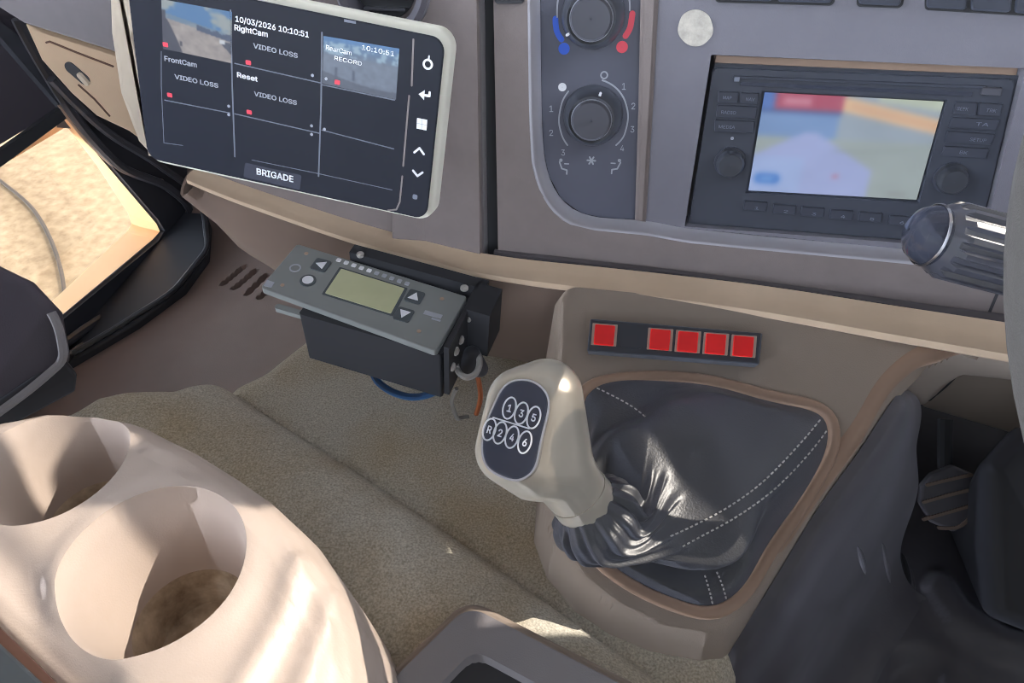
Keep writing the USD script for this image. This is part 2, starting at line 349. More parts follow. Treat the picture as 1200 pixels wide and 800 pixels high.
# passenger door with its low kerb window
F_DOOR = Frame((-0.78, 0.60, 0.2), (0, 1, 0), (1, 0, 0))   # u = forward, v = up
hole_px = [(75, 137), (182, 262), (186, 271), (178, 280), (60, 378), (-150, 545), (-150, 275)]
hole = Polygon(F_DOOR.poly(hole_px)).buffer(0)
def in_frame(fr, m): return trimesh.Trimesh(fr.world(m.vertices), m.faces, process=False)
door = thing('door_1', None, None, F_DOOR, kind='structure')
lin_out = Polygon([(-1.1, -0.25), (0.55, -0.25), (0.55, 0.50), (-1.1, 0.50)])
blk = Polygon(F_DOOR.poly([(-30, 3), (47, 60), (110, 128), (180, 150), (250, 190), (285, 250), (255, 330), (215, 345), (75, 435), (-150, 590), (-150, 545), (60, 386), (186, 282), (193, 270), (186, 258), (70, 124), (-30, 8)], 0.008)).buffer(0)
part(door, 'door_frame', prism(blk, 0.0, 0.008), 'black_rubber', label='black frame around the low window')
part(door, 'window_ledge', prism(LineString(F_DOOR.poly([(-60, 226), (0, 186), (73, 133)], 0.006)).buffer(0.008), 0, 0.007), 'black_matt')
rev_out = F_DOOR.poly(hole_px)
F2 = Frame(F_DOOR.o+np.array([-0.055, 0, 0]), F_DOOR.u, F_DOOR.n)
rev_in_px = [(82, 146), (150, 250), (154, 262), (148, 272), (47, 366), (-150, 532), (-150, 285)]
rev_in = F2.poly(rev_in_px)
part(door, 'door_panel', prism(lin_out.difference(hole.union(Polygon(rev_in).buffer(0)).buffer(0.012)), -0.05, 0.0), 'dark_plum', smooth=False)
rows = [np.c_[rev_out, np.full(len(rev_out), 0.002)], np.c_[rev_out*0.5+rev_in*0.5, np.full(len(rev_in), -0.035)], np.c_[rev_in, np.full(len(rev_in), -0.055)]]
def per_edge(P, k=14):
    Q = np.vstack([P, P[:1]]); return np.vstack([Q[i]+(Q[i+1]-Q[i])*np.linspace(0, 1, k, endpoint=False)[:, None] for i in range(len(P))])
G = np.array([per_edge(r) for r in rows])
win1 = thing('window_1', None, None, F_DOOR, kind='structure')
part(win1, 'window_frame', grid(G, closed_u=True, face=(0, 0.0, 0.3)), 'truck_paint')
part(win1, 'pane', prism(Polygon(rev_in).buffer(0.004), -0.058, -0.054), 'pane', smooth=False)
# upper left wall above the door panel: pillar and header, the window itself open to the sky
ul = Polygon([(-1.2, 0.5), (0.55, 0.5), (0.55, 1.3), (-1.2, 1.3)]).difference(Polygon([(-1.05, 0.55), (0.33, 0.55), (0.25, 1.12), (-1.05, 1.12)]))
single('wall_left', in_frame(F_DOOR, prism(ul, -0.05, 0)), 'cab_lining', kind='structure', smooth=False)
# sill and the rubber seals
sill_in = [Z(*p, 0.012)[:2] for p in [(-60, 520), (75, 428), (160, 378), (215, 338), (243, 300), (246, 262), (232, 215)]]
single('trim_2', prism(Polygon(sill_in+[np.array([-0.60, 1.05]), np.array([-0.80, 1.05]), np.array([-0.80, 0.35])]).buffer(0), -0.02, 0.012, 0.004), 'black_rubber', kind='structure')
def seal(name, pts, x, r, m='seal_black'):
    return single(name, tube([X(px, py, x) for px, py in pts], r, 8, 60), m, label=None, kind='structure')
seal('trim_3', [(20, 22), (75, 118), (135, 190), (200, 222), (222, 245), (228, 270), (215, 300), (85, 396), (-60, 500)], -0.765, 0.007)
seal('trim_4', [(60, 92), (120, 150), (190, 196), (232, 235), (240, 275), (228, 312), (88, 412), (-60, 520)], -0.755, 0.006)
single('trim_6', tube([Z(px, py, 0.014) for px, py in [(-40, 500), (70, 424), (155, 372), (210, 333), (238, 298), (241, 268), (228, 225)]], 0.0045, 8, 60), 'seal_black', kind='structure')
single('trim_5', tube([X(px, py, -0.772) for px, py in [(70, 122), (90, 150), (140, 198), (175, 209), (190, 212)]], 0.0035, 8, 40), 'rim_brown', kind='structure')

single('cable', tube([Z(px, py, -0.942) for px, py in [(-30, 190), (2, 213), (36, 242), (60, 282), (74, 330), (76, 360)]], 0.0075, 8, 40), 'cable_dark', 'dark curved cable lying on the sunlit ground outside the low window', 'cable')

# ================================================================== engine tunnel carpet
T_Z = H-0.52; RIDGE = 0.038
crease = np.array([Z(*p, T_Z)[:2] for p in [(250, 452), (330, 505), (420, 562), (520, 630), (620, 700), (700, 757), (760, 800)]])
d0 = crease[0]-crease[1]; crease = np.vstack([crease[0]+d0*1.5, crease, crease[-1]+(crease[-1]-crease[-2])*3])
ridge_side = Polygon(np.vstack([crease, [[0.5, -0.4], [-1.2, -0.4], [-1.2, 0.6]]])).buffer(0)
left_edge = [Z(*p, z)[:2] for p, z in [((372, 372), T_Z), ((350, 390), T_Z), ((303, 427), T_Z), ((275, 440), T_Z), ((250, 450), T_Z+0.005), ((200, 442), T_Z+RIDGE), ((150, 444), T_Z+RIDGE), ((110, 452), T_Z+RIDGE), ((80, 470), T_Z+RIDGE)]]
tunnel = Polygon(np.vstack([left_edge, [[-0.62, 0.24], [-0.64, -0.3], Z(850, 900, T_Z)[:2], Z(866, 800, T_Z)[:2], Z(880, 745, T_Z)[:2], [0.16, 0.36], [0.16, 0.66], [-0.27, 0.66]]])).buffer(0)
def carpet_z(GX, GY):
    r = signed(ridge_side, GX, GY)
    q = 1-np.clip((r+0.003)/0.06, 0, 1); z = T_Z + RIDGE*np.sqrt(np.maximum(1-q**2.4, 0))*(r > -0.003) - 0.004*np.exp(-((r+0.004)/0.006)**2)
    d = signed(tunnel, GX, GY)
    R = 0.03
    drop = np.where(d > R, 0, R-np.sqrt(np.maximum(R*R-(R-np.clip(d, 0, R))**2, 0)))
    drop = drop + np.where(d < 0, -d*4, 0)
    z = z - drop + 0.0016*(meshkit.fbm(np.stack([GX*40, GY*40, GX*0], -1), 3)-0.5)
    return np.maximum(z, -0.03)
cm = heightfield(-0.66, 0.30, -0.2, 0.66, 0.004, carpet_z)
single('engine_cover', cm, 'carpet', 'speckled beige-brown carpet covering the engine hump between the seats', 'carpet')

# ================================================================== dashboard
S = Frame((0.0, 0.49, H-0.265), (1, 0, 0), (0, -cos(radians(12)), sin(radians(12))))
dash = thing('dashboard', 'grey truck dashboard with tan trim line running across the top of the photo', 'dashboard')
def sp(pts, h=0.0): return S.poly(pts, h)
inner_px = [(632, -60), (633, 0), (635, 130), (637, 175), (643, 205), (658, 233), (680, 249), (705, 255), (750, 258), (810, 268), (1060, 292), (1180, 304), (1330, 320), (1330, -60)]
outer_px = [(616, -60), (618, 0), (620, 130), (623, 190), (632, 222), (648, 248), (668, 263), (698, 270), (750, 275), (810, 285), (1060, 309), (1180, 322), (1345, 340), (1345, -60)]
IN_H = -0.010
inn, out = sp(inner_px, IN_H), sp(outer_px, 0)
plate = Polygon(sp([(577, -60), (584, 303), (800, 326), (1000, 351), (1170, 372), (1345, 392), (1750, 440), (1750, -60)])).buffer(0).difference(Polygon(sp(outer_px)).buffer(0))
part(dash, 'centre_surround', in_frame(S, prism(plate, -0.02, 0.0)), 'dash_column')
rows = [np.c_[out[:-1], np.zeros(len(out)-1)], np.c_[(out*0.75+inn*0.25)[:-1], np.full(len(out)-1, 0.0)], np.c_[inn[:-1], np.full(len(inn)-1, IN_H)]]
part(dash, 'bezel_edge', in_frame(S, loft(rows, 80, 8, face=(0, 0, 1))), 'bevel_grey')
radio_px = [(835, 66), (1199, 82), (1148, 290), (804, 264)]
radio_hole = Polygon(sp(radio_px, IN_H)).buffer(0.001)
split = [(752, -60), (748, 130), (744, 257)]
inner_panel = Polygon(sp(split+inner_px[9:], IN_H)).buffer(0).difference(radio_hole)
part(dash, 'centre_panel', in_frame(S, prism(inner_panel, IN_H-0.022, IN_H)), 'bezel_grey', smooth=False)
part(dash, 'column_edge', in_frame(S, prism(Polygon(sp([(752, -60), (775, -60), (765, 130), (757, 259), (744, 257), (748, 130)], IN_H)).buffer(0), IN_H-0.01, IN_H+0.004, 0.003)), 'dash_column')
part(dash, 'gap_seal', in_frame(S, prism(Polygon(sp([(560, -60), (578, -60), (585, 303), (566, 300)], -0.012)), -0.04, -0.012)), 'black_matt')
# trim strip: constant height, curving away on the passenger's side
TR_Z = H-0.36
tr_px = [(222, 203), (270, 222), (330, 243), (390, 263), (450, 281), (510, 296), (560, 308), (620, 317), (700, 326), (870, 347), (1050, 376), (1180, 397), (1300, 416), (1700, 479)]
tr = spline([Z(*p, TR_Z) for p in tr_px], 160)
tan_ = np.gradient(tr[:, :2], axis=0); tan_ /= np.linalg.norm(tan_, axis=1, keepdims=True); nrm_ = np.c_[tan_[:, 1], -tan_[:, 0], np.zeros(len(tr))]
k_ = np.interp(tr[:, 0], [-0.42, -0.12, 0.27], [0.8, 0.9, 1.25])[:, None]
def trow(o, z): return tr + nrm_*o*k_ + np.c_[np.zeros((len(tr), 2)), np.full(len(tr), z)]*k_
part(dash, 'trim_strip', grid(np.array([trow(-0.012, 0.002), trow(-0.002, 0.001), trow(0.004, -0.001), trow(0.007, -0.005), trow(0.007, -0.010), trow(0.003, -0.014), trow(-0.006, -0.016), trow(-0.02, -0.017)]), face=CAM), 'trim_tan')
lip = [S.world(np.r_[q, 0.0]) for q in sp([(579, 302), (640, 308), (800, 326), (1000, 351), (1170, 372), (1320, 390), (1700, 434)])]
lip2 = [Z(*p, TR_Z-0.003)+np.array([0, 0.012, 0]) for p in [(575, 309), (640, 318), (800, 337), (1000, 366), (1170, 395), (1320, 418), (1700, 478)]]
mid = [(np.array(a)*0.5+np.array(b)*0.5)+np.array([0, 0.004, 0]) for a, b in zip(lip, lip2)]
part(dash, 'lower_lip', loft([lip, mid, lip2], 60, 8, thick=0.003), 'lip_dark')
part(dash, 'panel_seam', in_frame(S, stroke(sp([(1174, 330), (1168, 345), (1157, 371)]), 0.002, 0, 0.0006)), 'black_matt')
# passenger's side: curved face behind the monitor, pillar, knee panel
face_lo = [Z(*p, TR_Z+0.0)+np.array([0, 0.008, 0]) for p in [(200, 192), (270, 220), (330, 241), (450, 279), (560, 307)]]
face_hi = [p+np.array([0, 0.085, 0.40]) for p in face_lo]
part(dash, 'passenger_face', loft([face_lo, face_hi], 40, 6, thick=0.004), 'dash_column')
S2 = Frame(S.o+S.n*0.004, S.u, S.n)
part(dash, 'pillar_panel', in_frame(S2, prism(Polygon(S2.poly([(514, -60), (561, -60), (567, 306), (518, 295)])), -0.03, 0.0, 0.003)), 'dash_grey')
part(dash, 'side_panel', in_frame(S, prism(Polygon(sp([(459, 180), (512, 180), (516, 296), (459, 281)])), -0.03, 0.001, 0.003)), 'dash_column')
kr1 = trow(-0.008, -0.016); kr1 = kr1[(kr1[:, 0] < -0.02)]
lowp = [(222, 206), (246, 233), (275, 266), (325, 301), (390, 346), (470, 388), (560, 424), (660, 440)]
kr3 = np.array([Y(*p, y) for p, y in zip(lowp, [0.56, 0.585, 0.60, 0.60, 0.59, 0.585, 0.58, 0.57])])
kr1s, kr3s = spline(kr1, 40), spline(kr3, 40)
kr2 = kr1s*0.45+kr3s*0.55+np.array([0, -0.022, -0.004]); kr4 = kr3s+np.array([0, 0.10, 0.02])
part(dash, 'knee_panel', loft([kr1s, kr2, kr3s, kr4], 40, 24, thick=0.003), 'knee_brown')
YE = lambda y: Frame((0, y, 0.4), (1, 0, 0), (0, -1, 0))
fe = YE(0.545)
part(dash, 'end_pillar', in_frame(fe, prism(rounded(fe.poly([(124, -60), (128, 40), (139, 110), (160, 167), (182, 190), (172, 110), (160, 40), (156, -60)]), 0.002), -0.05, 0.0, 0.006)), 'pale_beige')
fo = YE(0.60)
part(dash, 'upper_end_panel', in_frame(fo, prism(Polygon(fo.poly([(-30, -60), (140, -60), (145, 66), (127, 59), (60, 38), (28, 28), (-20, -2)])), -0.04, 0.0, 0.003)), 'dash_grey')
fusec = part(dash, 'fuse_cover', in_frame(fo, prism(Polygon(fo.poly([(28, 29.5), (60, 39.5), (127, 60.5), (146, 68), (178, 176), (150, 155), (112, 137), (82, 110), (47, 71)])), -0.04, -0.001, 0.003)), 'panel_tan')
part(fusec, 'latch_recess', in_frame(fo, prism(LineString(fo.poly([(83, 80), (98, 93)])).buffer(0.006), -0.002, 0.0002)), 'black_matt')
part(fusec, 'latch', in_frame(fo, prism(LineString(fo.poly([(95, 88), (102, 96)])).buffer(0.003), -0.001, 0.003, 0.001)), 'pale_beige')
for a in ([(54, 50), (58, 49), (90, 62), (132, 78)], [(92, 100), (110, 116), (128, 136)]):
    part(fusec, 'groove', in_frame(fo, stroke(fo.poly(a), 0.0016, -0.001, 0.0001)), 'dark_brown')
# air vent behind the monitor's upper edge
vf = Frame(S.world(np.r_[sp([(452, -22)])[0], 0.0])+np.array([0, -0.004, 0]), (1, 0, 0), S.n)
vent = part(dash, 'air_vent', in_frame(vf, lathe([(0.034, -0.01), (0.034, 0.008), (0.031, 0.012), (0.027, 0.010), (0.025, -0.012), (0.0005, -0.012)], 48)), 'bezel_grey')
part(vent, 'vent_core', in_frame(vf, lathe([(0.0235, -0.02), (0.0235, -0.006), (0.0225, -0.002), (0.0005, 0.0)], 40)), 'black_matt')
for k in range(-2, 3):
    part(vent, 'vent_slat', in_frame(vf, prism(rect(0, k*0.008, 2*sqrt(0.0225**2-(k*0.008)**2)*0.95, 0.002), -0.002, 0.003)), 'black_rubber')
# driver's knee panel to the right of the console
dk1 = [p for p in trow(-0.010, -0.017) if p[0] > 0.17]
dk2 = [Y(*p, 0.505) for p in [(1040, 425), (1075, 424), (1105, 418), (1180, 433), (1320, 458), (1650, 520)]]
dk3 = [Y(*p, 0.60) for p in [(1040, 470), (1080, 470), (1120, 434), (1185, 440), (1320, 462), (1600, 520)]]
part(dash, 'driver_knee_panel', loft([dk1, dk2, dk3], 40, 16, thick=0.004), 'console_beige')
fp = YE(0.60)
part(dash, 'column_cover', in_frame(fp, prism(rounded(fp.poly([(1078, 474), (1090, 466), (1126, 433), (1186, 439), (1330, 464), (1330, 560), (1186, 506)]), 0.004), -0.03, 0.004, 0.004)), 'console_beige')
part(dash, 'cover_edge', in_frame(fp, stroke(fp.poly([(1060, 471), (1088, 467), (1106, 452), (1125, 433), (1186, 438)], 0.005), 0.006, 0.002, 0.006)), 'black_matt')
# dashboard top, above the frame
dt = Polygon([(-0.62, 0.62), (-0.45, 0.60), (-0.12, 0.555), (0.2, 0.55), (0.55, 0.56), (0.85, 0.60), (0.85, 1.08), (-0.72, 1.08)])
part(dash, 'dashboard_top', prism(dt, H-0.02, H+0.02, 0.01), 'dash_grey')

# switch banks along the top
def switch_bank(pts, n, label):
    t = thing('switch_bank', label, 'switches', S)
    o = rounded(sp(pts, IN_H+0.001), 0.003)
    part(t, 'switch_frame', prism(o, IN_H-0.004, IN_H+0.001, 0.0006), 'black_matt')
    a, b = np.array(pts[3], float), np.array(pts[2], float); c, d = np.array(pts[0], float), np.array(pts[1], float)
    for k in range(n):
        s0, s1 = (k+0.05)/n, (k+0.95)/n
        q = [c+(d-c)*s0, c+(d-c)*s1, a+(b-a)*s1-[0, 3], a+(b-a)*s0-[0, 3]]
        part(t, 'rocker', prism(rounded(sp(q, IN_H+0.003), 0.002), IN_H, IN_H+0.004, 0.0012), 'radio_button')
switch_bank([(838, -55), (984, -50), (978, 7), (838, 3)], 2, 'black switch bank at the top edge between round sticker and single switch')
switch_bank([(1004, -50), (1066, -46), (1058, 10), (1004, 8)], 1, 'single short black switch at the top edge of the dashboard')
switch_bank([(1084, -45), (1300, -33), (1290, 24), (1084, 12)], 4, 'black switch bank above the right end of the radio')
single('sticker', in_frame(S, prism(Polygon(sp([(815+20.5*cos(a)*(1+0.03*sin(5*a)), 32.5+21.5*sin(a)) for a in np.linspace(0, 2*pi, 40, endpoint=False)], IN_H)), IN_H, IN_H+0.0012)), 'sticker', 'round worn whitish sticker on the grey panel above the radio', 'sticker')
# small black cap at the top of the column
single('blanking_cap', in_frame(S, prism(rounded(sp([(578, -40), (616, -40), (615, 4), (580, 4)]), 0.003), 0, 0.004, 0.002)), 'black_matt', 'small black cap at the top edge between dashboard gap and heater panel', 'cap')

# ------------------------------------------------------------------ heater control
ht = thing('heater_control', 'dark blue-grey heater control panel with two round knobs left of radio', 'heater control', S)
HF = IN_H-0.002
hp = Polygon(sp(inner_px[:8]+[(744, 257), (748, 130), (752, -60)], HF)).buffer(0)
part(ht, 'faceplate', prism(hp, HF-0.02, HF), 'fascia_dark')
def hknob(cx, cy, pointer):
    c = sp([(cx, cy)], HF+0.008)[0]
    k = part(ht, 'control_knob', moved(lathe([(0.0215, 0), (0.0215, 0.003), (0.0205, 0.008), (0.0185, 0.013), (0.0165, 0.0148), (0.0148, 0.0145)], 48), (*c, HF)), 'knob_black')
    part(k, 'knob_cap', moved(lathe([(0.0145, 0.012), (0.0142, 0.0165), (0.0128, 0.0178), (0.0005, 0.0172)], 40), (*c, HF)), 'knob_cap')
    part(k, 'knob_ring', moved(lathe([(0.0148, 0.0143), (0.0146, 0.0152), (0.0138, 0.0155), (0.0135, 0.0145)], 48), (*c, HF)), 'print_grey')
    d = np.array([cos(pointer), sin(pointer)])
    part(k, 'pointer', moved(stroke([c+d*0.0165, c+d*0.0195], 0.0018, 0, 0.001), (0, 0, HF+0.0128)), 'print_white')
hknob(694, 20, radians(215)); hknob(694, 138, radians(75))
def h2(*pts): return sp(pts, HF)
arcs = [[(666, 107), (658, 122), (655, 140), (658, 157), (665, 170)], [(706, 94), (722, 103), (733, 120), (736, 139), (732, 157), (722, 170)], [(656, -8), (653, 8), (653, 20)], [(734, -10), (738, 4), (738, 12)]]
for a in arcs: part(ht, 'scale_arc', stroke(h2(*a), 0.0011, HF, HF+0.0003, 24), 'print_grey')
part(ht, 'cold_mark', [stroke(h2((651, 22), (652, 34), (658, 46)), 0.004, HF, HF+0.0003, 12), moved(lathe([(0.0040, 0), (0.0040, 0.0003), (0.0002, 0.0003)], 20), (*h2((661, 57))[0], HF))], 'print_blue', label='blue cold end of scale')
part(ht, 'hot_mark', [stroke(h2((741, 16), (739, 30), (733, 42)), 0.004, HF, HF+0.0003, 12), moved(lathe([(0.0040, 0), (0.0040, 0.0003), (0.0002, 0.0003)], 20), (*h2((729, 55))[0], HF))], 'print_red', label='red hot end of scale')
for t_, cx, cy in [('1', 646, 131), ('2', 646, 159), ('3', 660, 182), ('1', 731, 105), ('2', 742, 128), ('3', 741, 155), ('4', 729, 177)]:
    a, b = h2((cx-2.2, cy), (cx+2.2, cy)); part(ht, 'numeral', text(t_, a, b, HF, height=0.0045), 'print_grey')
part(ht, 'off_mark', moved(lathe([(0.003, 0), (0.003, 0.0003), (0.0002, 0.0003)], 16), (*h2((659, 102))[0], HF)), 'print_white')
part(ht, 'off_ring', prism(Point(*h2((708, 88))[0]).buffer(0.0028).difference(Point(*h2((708, 88))[0]).buffer(0.0018)), HF, HF+0.0003), 'print_grey')
for cx, s in ((660, 1), (722, -1)):
    q = h2((cx, 196))[0]
    part(ht, 'airflow_symbol', [stroke(np.array([[-.003*s, .004], [-.001*s, -.001], [.003*s, -.002], [.003*s, -.005]])+q, 0.0011, HF, HF+0.0003), moved(lathe([(0.0013, 0), (0.0013, .0003), (.0002, .0003)], 10), (q[0]-.002*s, q[1]+.0055, HF)), stroke(np.array([[.001*s, .003], [.004*s, .003]])+q, 0.0009, HF, HF+0.0003)], 'print_grey')
q = h2((693, 188))[0]
part(ht, 'fan_symbol', [stroke(np.array([[-.003*cos(a), -.003*sin(a)], [.003*cos(a), .003*sin(a)]])+q, 0.0012, HF, HF+0.0003) for a in (0, pi/3, 2*pi/3)], 'print_grey')

# ------------------------------------------------------------------ radio
RH = IN_H-0.003
rd = thing('radio', 'black double-height navigation radio with lit map screen in the dashboard', 'radio', S)
def rp(*pts, h=RH): return sp(pts, h)
part(rd, 'housing', prism(Polygon(rp((838, 74), (1196, 89), (1146, 288), (806, 262), h=RH-0.004)), RH-0.06, RH-0.004), 'radio_black', smooth=False)
part(rd, 'cage_edge', prism(Polygon(rp((840, 67), (1197, 82), (1195, 92), (838, 77))), RH-0.02, RH-0.006), 'rim_brown')
part(rd, 'front_bezel', prism(rounded(rp((836, 80), (1190, 94), (1145, 287), (808, 260)), 0.004).difference(Polygon(rp((893, 106), (1110, 117), (1077, 238), (874, 226)))), RH-0.01, RH), 'radio_black', smooth=False)
def px_quad(pts, h): return [np.r_[q, h] for q in sp(pts, h)]
def map_screen(s, t):
    n = meshkit.fbm(np.stack([s*6, t*5, s*0], -1), 3, 3)
    c = np.zeros((*s.shape, 3)); c[:] = (158, 170, 168)
    def put(mask, col, soft=1.0): c[mask] = c[mask]*(1-soft)+np.array(col)*soft
    put(t < 0.42, (152, 166, 178)); put((s < 0.45) & (t < 0.42), (118, 150, 196))
    lower = (t > 0.36+np.maximum(0, s-0.34)*1.0) & (t > 0.36+np.maximum(0, 0.28-s)*0.9) & (s < 0.70)
    put(lower, (160, 172, 216)); put((s < 0.3) & (t > 0.62), (158, 178, 222))
    road = np.abs(t-(0.07+0.16*(s-0.45)/0.5))-0.07
    put((s > 0.44) & (road < 0), (226, 190, 148)); put((s > 0.5) & (road < -0.04), (214, 172, 136))
    put((s > 0.65) & (t < 0.03+0.2*(s-0.65)), (186, 196, 176))
    put((s < 0.46) & (t < 0.15), (176, 74, 96)); put((s > 0.12) & (s < 0.28) & (t > 0.03) & (t < 0.11), (206, 132, 150)); put((s < 0.07) & (t < 0.16), (82, 120, 190))
    put((s < 0.46) & (t > 0.15) & (t < 0.19), (70, 96, 150))
    put(((s-0.10)/0.075)**4+((t-0.86)/0.055)**4 < 1, (66, 122, 200)); put((np.abs(s-0.10) < 0.04) & (np.abs(t-0.86) < 0.012), (150, 190, 235))
    put((np.abs(s-0.5) < (t-0.78)*0.6) & (t < 0.82) & (t > 0.78), (196, 92, 110))
    put((np.abs(t-0.42-0.12*np.sin(s*3)) < 0.006) & (s > 0.45), (140, 152, 148)); put((s > 0.82) & (s < 0.93) & (np.abs(t-0.95) < 0.012), (140, 142, 140))
    return c*(0.96+0.08*n[..., None])
painted(rd, 'display', px_quad([(896, 108), (1106, 119), (1074, 234), (877, 223)], RH-0.002), 150, 90, map_screen, 'display', label='lit map display', blur=2.2)
part(rd, 'disc_slot', prism(Polygon(rp((868, 96), (1140, 108), (1139, 113), (867, 100))), RH-0.001, RH+0.0004), 'black_gloss')
part(rd, 'slot_ledge', prism(Polygon(rp((858, 91), (1158, 104), (1156, 100), (860, 88))), RH, RH+0.0012, 0.0005), 'radio_button')
part(rd, 'eject_button', prism(rounded(rp((1150, 101), (1174, 102), (1172, 112), (1148, 110)), 0.001), RH, RH+0.002, 0.0008), 'knob_cap')
part(rd, 'load_mark', prism(Polygon(rp((861, 90), (867, 90), (866, 95), (860, 95))), RH, RH+0.0015), 'print_dim')
def rbutton(pts, lab=None):
    b = part(rd, 'button', prism(rounded(rp(*pts, h=RH+0.0015), 0.0008), RH-0.002, RH+0.0016, 0.0007), 'radio_button')
    if lab:
        (x0, y0), (x1, y1), t_ = lab; a, c = rp((x0, y0), (x1, y1), h=RH+0.0016)
        part(b, 'button_print', text(t_, a, c, RH+0.0016, height=0.0022, depth=0.0002), 'print_dim')
rbutton([(842, 107), (866, 108), (865, 121), (841, 120)], ((847, 116), (857, 116.5), 'MAP'))
rbutton([(868, 108), (890, 109), (888, 122), (867, 121)], ((874, 118), (884, 118.5), 'NAV'))
rbutton([(841, 123), (888, 125), (886, 139), (839, 137)], ((845, 133), (862, 134), 'RADIO'))
rbutton([(838, 140), (885, 142), (883, 156), (837, 154)], ((842, 150), (861, 151), 'MEDIA'))
rbutton([(1120, 119), (1146, 120), (1144, 135), (1117, 133)], ((1121, 129), (1134, 130), 'SEEK'))
rbutton([(1148, 120), (1176, 122), (1172, 136), (1146, 135)], ((1155, 131), (1167, 132), 'TRK'))
rbutton([(1116, 137), (1172, 140), (1168, 153), (1112, 150)], ((1143, 147), (1158, 148), 'TA'))
rbutton([(1111, 153), (1167, 157), (1162, 170), (1107, 167)], ((1136, 165), (1155, 166.5), 'SETUP'))
rbutton([(1107, 171), (1160, 174), (1156, 186), (1103, 183)], ((1124, 180), (1133, 181), 'BK'))
for k, (cx, cy) in enumerate([(886, 241), (920, 245), (953, 248), (987, 251), (1021, 254), (1056, 258)]):
    rbutton([(cx-13, cy-6), (cx+14, cy-4), (cx+12, cy+7), (cx-15, cy+5)], ((cx-2, cy+4), (cx+3, cy+4.4), str(k+1)))
for cx, cy in ((856, 193), (1117, 212)):
    c = rp((cx, cy), h=RH+0.007)[0]
    kb = part(rd, 'volume_knob' if cx < 900 else 'tuning_knob', moved(lathe([(0.0098, 0), (0.0098, 0.006), (0.009, 0.0095), (0.008, 0.0105), (0.0005, 0.010)], 36), (*c, RH)), 'knob_black')
    part(kb, 'knob_skirt', moved(lathe([(0.0112, 0), (0.0112, 0.002), (0.0098, 0.003)], 36), (*c, RH)), 'radio_button')
    part(rd, 'knob_mark', moved(lathe([(0.0012, 0), (0.0012, .0003), (.0002, .0003)], 10), (*rp((cx+2, cy-31))[0], RH)), 'print_grey')

# ------------------------------------------------------------------ monitor
MN = np.array([-0.0194, -0.9659, 0.2582]); MU = np.array([0.9928, -0.0491, -0.1092])
M = Frame(np.array([-0.2175, 0.3884, H-0.2017]), MU, MN)
mon = thing('monitor', 'camera monitor with pale rounded casing showing a split screen, fixed to the dashboard', 'monitor', M)
def mp(*pts, h=0.0): return M.poly(pts, h)
shell = rounded(mp((143, -38), (530, 37), (506, 262), (171, 189)), 0.011, 8)
glass = rounded(mp((148, -31), (522, 45), (500, 257), (174, 185)), 0.008, 8)
part(mon, 'casing', prism(shell, -0.013, -0.0005, 0.004), 'monitor_shell')
part(mon, 'back_cover', prism(shell.buffer(-0.008), -0.028, -0.013), 'black_matt')
part(mon, 'front_glass', prism(glass, -0.004, 0.0008, 0.0006), 'monitor_glass')
part(mon, 'mount_arm', [prism(rect(0, -0.0, 0.05, 0.035, 0.006), -0.036, -0.026, 0.002), tube([(0, 0, -0.03), (0, -0.01, -0.06), (0.0, -0.02, -0.11)], 0.011, 12, 10)], 'black_matt')
MH = 0.0009
def cam_left(s, t):
    c = np.zeros((*s.shape, 3)); n = meshkit.fbm(np.stack([s*14, t*12, s*0], -1), 3, 5)[..., None]; n2 = meshkit.fbm(np.stack([s*4, t*4, s*0+3], -1), 3, 9)[..., None]
    c[:] = np.array((158, 150, 142))*(0.85+0.3*n)
    hor = 0.34+0.22*s; sk = t < hor
    skc = np.array((62, 118, 168))+(np.array((150, 160, 158))-np.array((62, 118, 168)))*sstep((n2-0.45)/0.2); c[sk] = skc[sk]
    band = (t < hor) & (t > hor-0.10); c[band] = (c[band]*0.4+np.array((120, 132, 136))*0.6)
    tr_ = (t < hor+0.03) & (t > hor-0.11*n[..., 0]-0.02) & (s > 0.5); c[tr_] = (46, 66, 90)
    wh = (np.abs(s-0.87) < 0.04) & (np.abs(t-0.62) < 0.04); c[wh] = (206, 214, 218)
    dk = (s > 0.84) & (t > 0.60+0.1*(s-0.84)) & (t < 0.60+1.2*(s-0.8)) & ~wh; c[dk] = (52, 62, 72)
    body = s < 0.05+0.24*np.clip((t-0.35)/0.65, 0, 1)**0.8; body |= (s < 0.05); c[body & (t > 0.2)] = (42, 44, 48)
    c[(np.abs(s-0.27) < 0.012) & (np.abs(t-0.82) < 0.05)] = (50, 50, 52)
    return c
def cam_rear(s, t):
    c = np.zeros((*s.shape, 3)); n = meshkit.fbm(np.stack([s*16, t*14, s*0], -1), 3, 11)[..., None]
    top = np.array((70, 128, 186)); low = np.array((108, 122, 140)); c[:] = top+(low-top)*np.clip(t*2.6, 0, 1)[..., None]
    c *= (0.88+0.24*n)
    ed = np.clip((t-0.16-0.16*s)/0.05, 0, 1)
    cl = (n[..., 0] > 0.5) & (t < 0.34) & (t > 0.08); c[cl] = (150, 180, 200)
    gd = t > 0.72+0.16*np.sin(s*2.0); c[gd] = np.array((74, 84, 98))*(0.85+0.3*n[gd])
    for x in (0.18, 0.42): c[(np.abs(s-x) < 0.018) & (t > 0.6) & (t < 0.8)] = (62, 74, 94)
    return c
def mq(pts): return [np.r_[q, MH] for q in mp(*pts, h=MH)]
painted(mon, 'camera_picture', mq([(189, -1), (272, 14), (271, 74), (191, 57)]), 90, 64, cam_left, 'display', label='yard picture under blue sky', blur=0.6)
painted(mon, 'camera_picture', mq([(379, 42), (468, 57), (464, 117), (378, 98)]), 90, 64, cam_rear, 'display', label='blue-grey picture', blur=0.8)
